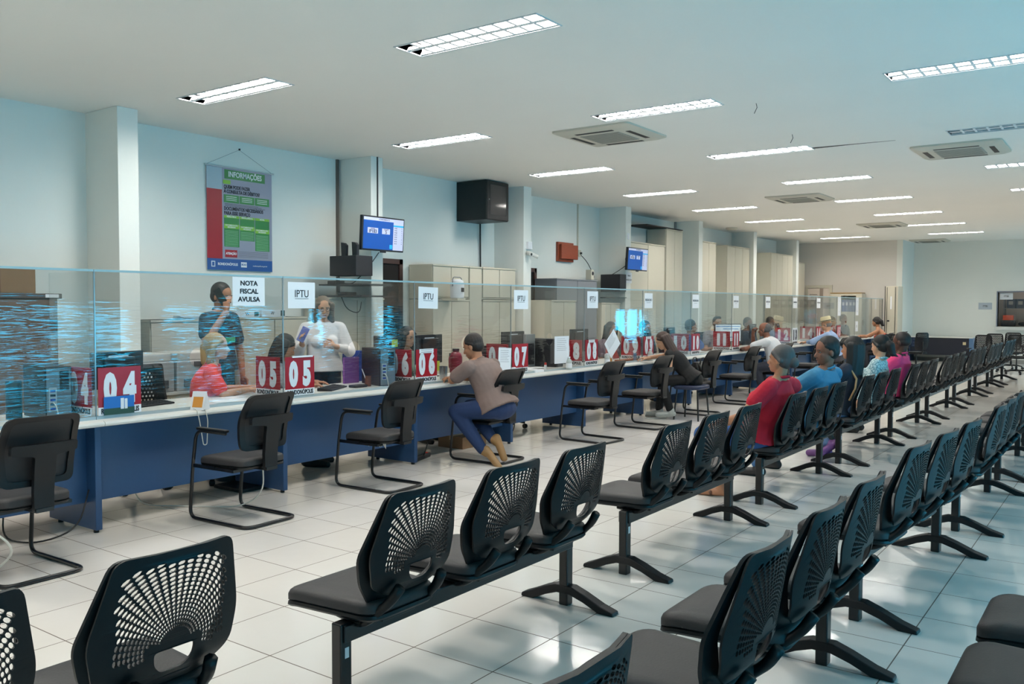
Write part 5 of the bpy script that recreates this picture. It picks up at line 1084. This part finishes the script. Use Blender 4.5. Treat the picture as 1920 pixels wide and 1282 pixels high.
# 1 blonde woman in orange red behind counter 04/05 (arms on the counter)
person('blonde woman in an orange red top seated behind the counter, looking right', -6.60, 4.49, 56, 'light', ('longtied', 'blonde'), sit=.47, lean=13, hyaw=-8, hpitch=0, shirt='de2a12', pants='20222a', female=True, sleeve=.72,
       RE=(.19, -.26, .80), RW=(.40, -.08, .815), LE=(.18, .24, .80), LW=(.46, .10, .815), rd=(1, .25, 0), ld=(1, -.2, 0), curl=.25, w=1.05, vox=.009, glasses=False)
def phone(parent, loc, rot, m):
    o = MB().box(-.004, .004, -.036, .036, -.075, .075).build('phone', m, None, bevel=.004); return o
# 2 standing man on the phone
def tee(root, hd, HM, so, sp):
    o = MB().box(0, .003, -.10, .06, 0, .05).build('shirt_print', mat('green shirt print', '3e9a62', .6), so); o.location = sp(.22, .135); 
p2 = person('standing man in a dark t-shirt and jeans holding a phone to his ear', -7.20, 5.12, 15, 'tan', ('short', 'black'), sit=None, lean=2, hyaw=0, hpitch=-12, shirt='26262c', pants='45474f', w=1.0, h=1.045, sleeve=.62,
       RE=(.10, -.30, 1.20), RW=(.20, -.13, 1.50), rd=(-.1, .15, 1), rb=(0, -1, .1), LE=(.05, .25, 1.10), LW=(.12, .20, .86), ld=(.2, 0, -1), lb=(0, 1, 0), curl=.45, vox=.009, h_extra=tee)
q = MB().box(-.04, .04, -.005, .005, -.08, .08).build('mobile_phone', mat('dark phone', '0c1a1e', .15), bevel=.006); q.location = (-7.043, 5.03, 1.635); q.rotation_euler = (.12, -.55, .26); tagit(q, 'dark mobile phone held to the standing man\'s ear', 'phone')
# 3 long haired woman at counter 05
person('woman with long black hair seated behind the 05 sign, head turned away', -6.82, 5.41, 40, 'tan', ('long', 'black'), sit=.44, lean=14, hyaw=25, hpitch=-25, shirt='9aa0a6', pants='22242c', female=True, sleeve=.9,
       RE=(.20, -.22, .80), RW=(.42, -.22, .80), LE=(.2, .22, .80), LW=(.42, .1, .80), curl=.3)
# 4 woman in white
person('standing woman in a white blouse and glasses holding a lilac phone', -7.02, 6.28, -32, 'light', ('bob', 'ash'), sit=None, lean=0, hyaw=0, hpitch=-10, shirt='d9d6d6', pants='17171b', female=True, sleeve=1.0, long_sleeve=True, w=1.12, belly=.01, h=.965, glasses=True,
       RE=(.06, -.27, 1.08), RW=(.27, -.26, 1.17), rd=(.5, -.3, .9), rb=(-.4, -1, 0), LE=(.04, .27, 1.07), LW=(.24, .08, 1.13), ld=(.3, -.9, .3), lb=(1, .2, .3), curl=.7, vox=.009, shirt_mat=mat('white blouse cotton', 'e2dfdf', .8, bump=.35, nscale=10))
q = MB().box(-.005, .005, -.038, .038, -.08, .08).build('mobile_phone', mat('lilac phone case', '7f86c4', .4), bevel=.008); q.location = (-6.875, 5.885, 1.26); q.rotation_euler = (-.45, .1, -.7); tagit(q, 'lilac mobile phone in the hand of the woman in white', 'phone')
# 5 woman in pale green
person('dark haired woman in pale green behind the monitor at counter 06', -6.98, 7.46, 0, 'light', ('bob', 'dark'), sit=.46, lean=6, hpitch=-8, shirt='8fae96', pants='22242c', female=True, glasses=True)
# 6 man in brown leaning on the counter
person('seated customer in a brown polo shirt leaning on the counter, ankles crossed under the chair', -5.12, 6.86, 186, 'tan', ('short', 'dark'), sit=.49, lean=30, hyaw=10, hpitch=-20, shirt='7a6862', pants='172f57', shoes='8a6a42', w=1.26, belly=.02, sleeve=.68,
       RE=(.44, -.20, .82), RW=(.55, -.02, .82), rd=(.6, .8, 0), LE=(.41, .22, .82), LW=(.54, .0, .82), ld=(.4, -.9, -.1), curl=.7, RK=(.40, -.10, .52), LK=(.40, .16, .50), RA=(.02, .06, .22), LA=(.07, .16, .12), foot_r=(-.35, .1, -.75), foot_l=(-.55, .1, -.55), vox=.009, face=True)
# 7, 8 staff behind counter 09
person('dark haired staff member behind the 09 sign', -6.85, 12.05, -20, 'tan', ('bob', 'black'), sit=.46, hpitch=-10, shirt='6c5a66', pants='22242c', female=True, vox=.014)
person('staff member with dark hair beyond the woman in black', -6.8, 13.1, -15, 'tan', ('short', 'black'), sit=.46, hpitch=-15, shirt='43505c', pants='22242c', vox=.014)
# 9 woman in black leaning in
person('young woman in a sleeveless black top with long brown hair leaning on the counter', -4.98, 11.12, 200, 'light', ('long', 'brown'), sit=.49, lean=42, hyaw=5, hpitch=-28, shirt='0e0e10', pants='0c0c0e', shoes='a3a8a4', female=True, sleeve=0.0,
       RE=(.42, -.22, .86), RW=(.62, -.05, .83), LE=(.28, .20, .72), LW=(.38, -.02, .66), ld=(.3, -.4, -.9), curl=.5, RK=(.40, -.08, .52), LK=(.40, .08, .52), RA=(.46, -.10, .10), LA=(.28, .10, .12), w=.92, vox=.009, collar=False)
st_ = empty('visitor_stool', (-4.98, 11.12, 0), 'seat under the woman in black, with a blue cushion edge', 'stool'); cushion(MB(), .42, .478, w0=.2, w1=.2, x0=-.2, x1=.2).build('seat', mat('dark blue vinyl', '16233f', .5), st_, smooth='auto')
for a in (-1, 1):
    for b_ in (-1, 1): MB().tube([(.15 * a, .15 * b_, .42), (.18 * a, .18 * b_, 0)], .012, 8).build('leg', black_metal, st_)
# 10..13 staff further along
person('staff man in a blue polo shirt in profile behind the 10 sign', -6.50, 14.25, 55, 'tan', ('short', 'dark'), sit=.47, lean=8, hyaw=-5, hpitch=-3, shirt='2e5f9e', pants='22242c', w=1.15, belly=.03, RE=(.2, -.25, .80), RW=(.42, -.1, .81), LE=(.2, .25, .8), LW=(.42, .1, .81), vox=.012)
person('bearded man with black hair looking towards the hall behind the 11 signs', -6.85, 16.42, -38, 'light', ('quiff', 'black'), sit=.50, lean=4, shirt='8d8b90', pants='22242c', w=1.15, beard=True, vox=.012)
person('staff man with short black hair behind the bright monitor', -6.9, 18.1, -25, 'brown', ('short', 'black'), sit=.47, hpitch=-10, shirt='55606a', pants='22242c', vox=.014)
person('staff man with short black hair just behind the man in white', -6.9, 19.5, -25, 'brown', ('short', 'black'), sit=.47, hpitch=-12, shirt='7d8c94', pants='22242c', vox=.014)
person('staff member with dark hair partly hidden behind the straw hat', -6.6, 24.4, -20, 'brown', ('short', 'black'), sit=.50, shirt='55606a', pants='22242c', vox=.016, face=False)
# 14 man in white
person('grey haired man in a white shirt seated at the counter, hand on his chin', -4.98, 14.78, 186, 'brown', ('fringe', 'grey'), sit=.49, lean=28, hyaw=-4, hpitch=-6, shirt='c3c5c8', pants='1d2230', shoes='161616', w=1.2, belly=.05, sleeve=.62,
       RE=(.52, -.20, .84), RW=(.50, -.06, 1.08), rd=(-.1, .2, 1), rb=(1, -.3, 0), LE=(.52, .28, .83), LW=(.66, .02, .82), ld=(.3, -1, 0), curl=.9, RK=(.38, -.14, .5), LK=(.38, .16, .5), RA=(.30, -.14, .09), LA=(.25, .16, .09), vox=.011)
# 15 man in straw hat
def hat(root, hd, HM, so, sp):
    straw = mat('cream woven straw', 'c9bf9c', .7, noise=.15, nscale=160, bump=.3)
    h = MB(); rs = []
    for r, z in ((.155, .064), (.158, .068), (.11, .074), (.104, .08), (.10, .15), (.085, .172), (.04, .165), (.001, .16)): rs.append([hd(-.012 + r * math.cos(2 * math.pi * k / 26), r * .92 * math.sin(2 * math.pi * k / 26), z + (.012 * abs(math.sin(2 * math.pi * k / 26)) if r > .14 else 0)) for k in range(26)])
    o = h.rings(rs).build('straw_hat', straw, root, smooth='auto'); bnd = [[hd(-.012 + (.107 - .001 * j) * math.cos(2 * math.pi * k / 26), (.107 - .001 * j) * .92 * math.sin(2 * math.pi * k / 26), .078 + .016 * j) for k in range(26)] for j in range(2)]; MB().rings(bnd).build('hat_band', ink, o, smooth=True)
person('old man in a cream straw hat and light blue shirt seated at the counter', -5.0, 18.25, 183, 'light', ('bald', 'silver'), sit=.49, lean=20, hpitch=-12, shirt='8fa6c9', pants='43454f', w=1.05, belly=.02, RE=(.40, -.22, .84), RW=(.6, -.05, .82), LE=(.42, .24, .84), LW=(.6, .05, .82), long_sleeve=True, sleeve=1.0, vox=.012, h_extra=hat)
# 16 orange topped woman
def lanyard(root, hd, HM, so, sp): MB().tube([sp(.47, .06, -.06), sp(.36, .135, -.04), sp(.26, .15, 0), sp(.36, .135, .04), sp(.47, .06, .06)], .006, 6).build('lanyard', paper, root)
person('bare shouldered woman in an orange patterned top resting her arms on the far counter', -5.0, 22.35, 186, 'tan', ('pony', 'black'), sit=.49, lean=18, hyaw=-18, hpitch=-8, shirt='b8432a', pants='2b2d35', female=True, shoulders_bare=True, sleeve=0, w=1.12, RE=(.36, -.26, .84), RW=(.56, .0, .85), LE=(.38, .26, .84), LW=(.56, -.04, .82), rd=(.2, 1, 0), ld=(.2, -1, 0), vox=.012, h_extra=lanyard, shirt_mat=mat('orange floral cotton', 'b8432a', .8, noise=.6, nscale=30))
# bench people (facing -X)
BX = B1 + .0
person('woman in a red top and jeans with a grey bun, arm over the next backrest', BX - .05, 6.80, 180, 'tan', ('bun', 'grey'), sit=.46, lean=-17, tilt=-4, h=.93, hsz=.97, hyaw=-2, hpitch=2, shirt='b30f2b', pants='1f4a80', shoes='6a4a36', female=True, w=1.30, belly=.02, sleeve=.50,
       LE=(.04, .33, .70), LW=(.30, .24, .60), ld=(1, -.1, -.2), RE=(-.13, -.49, .88), RW=(.10, -.62, .85), rd=(1, -.3, 0), RK=(.44, -.12, .50), LK=(.44, .12, .50), RA=(.50, -.10, .10), LA=(.30, .10, .10), bare_foot=True, vox=.009, face=True)
person('man in a light blue polo shirt sitting turned to the woman in red', BX - .02, 7.98, 172, 'brown', ('short', 'black'), sit=.46, h=.97, hsz=1.02, lean=-17, tilt=0, hyaw=52, hpitch=-6, shirt='3a7797', pants='3d6591', shoes='1a1a1c', w=1.15, belly=.03, sleeve=.75,
       LE=(.10, .34, .76), LW=(.30, .24, .62), RE=(.02, -.26, .74), RW=(.22, -.22, .60), RK=(.44, -.14, .5), LK=(.44, .16, .5), RA=(.42, -.14, .09), LA=(.36, .30, .09), foot_l=(1, .2, 0), vox=.009)
def bagstrap(root, hd, HM, so, sp): MB().tube([sp(.46, .03, .12), sp(.455, -.04, .13), sp(.38, -.125, .15), sp(.28, -.145, .17), sp(.14, -.13, .19)], .011, 6).build('bag_strap', mat('tan leather strap', 'b08a60', .5), root, smooth=True)
person('woman with long black hair in a navy top with a tan bag strap', BX - .05, 9.02, 178, 'tan', ('long', 'black'), sit=.46, lean=-15, h=.92, hsz=1.0, hyaw=-10, hpitch=0, shirt='1c2433', pants='5c7396', shoes='6b3f7c', female=True, w=1.12, sleeve=.6, LE=(.06, .25, .75), LW=(.26, .12, .62), RE=(.06, -.25, .75), RW=(.26, -.12, .62), RA=(.15, -.06, .10), LA=(.06, .14, .17), foot_l=(.6, .3, -.5), h_extra=bagstrap)
pat = mat('white and teal printed cotton', 'a9c4c8', .8)
_nt = pat.node_tree; _v = _nt.nodes.new('ShaderNodeTexVoronoi'); _v.inputs['Scale'].default_value = 28; _v.feature = 'DISTANCE_TO_EDGE'; _cr = _nt.nodes.new('ShaderNodeValToRGB'); _cr.color_ramp.elements[0].position = .04; _cr.color_ramp.elements[0].color = srgb('4f7f8c'); _cr.color_ramp.elements[1].position = .09; _cr.color_ramp.elements[1].color = srgb('b9cfd2'); _tc = _nt.nodes.new('ShaderNodeTexCoord'); _nt.links.new(_tc.outputs['Object'], _v.inputs['Vector']); _nt.links.new(_v.outputs['Distance'], _cr.inputs[0]); _nt.links.new(_cr.outputs[0], _nt.nodes['Principled BSDF'].inputs['Base Color'])
person('girl with a black ponytail in a white and teal patterned top', BX - .05, 10.2, 180, 'light', ('pony', 'black'), sit=.46, lean=-15, h=.89, hsz=1.0, hyaw=-22, hpitch=-6, shirt='a9c4c8', pants='1d2230', female=True, w=1.0, sleeve=.65, shirt_mat=pat)
person('man in a pink t-shirt with close cropped hair', BX - .05, 11.25, 180, 'dark', ('cropped', 'dark'), sit=.46, lean=-15, h=.91, hsz=1.0, hyaw=-10, hpitch=-6, shirt='d83a70', pants='1f222b', w=1.12, sleeve=.65, belly=.02, LE=(.10, .27, .75), LW=(.30, .14, .62), RE=(.10, -.27, .75), RW=(.30, -.14, .62))
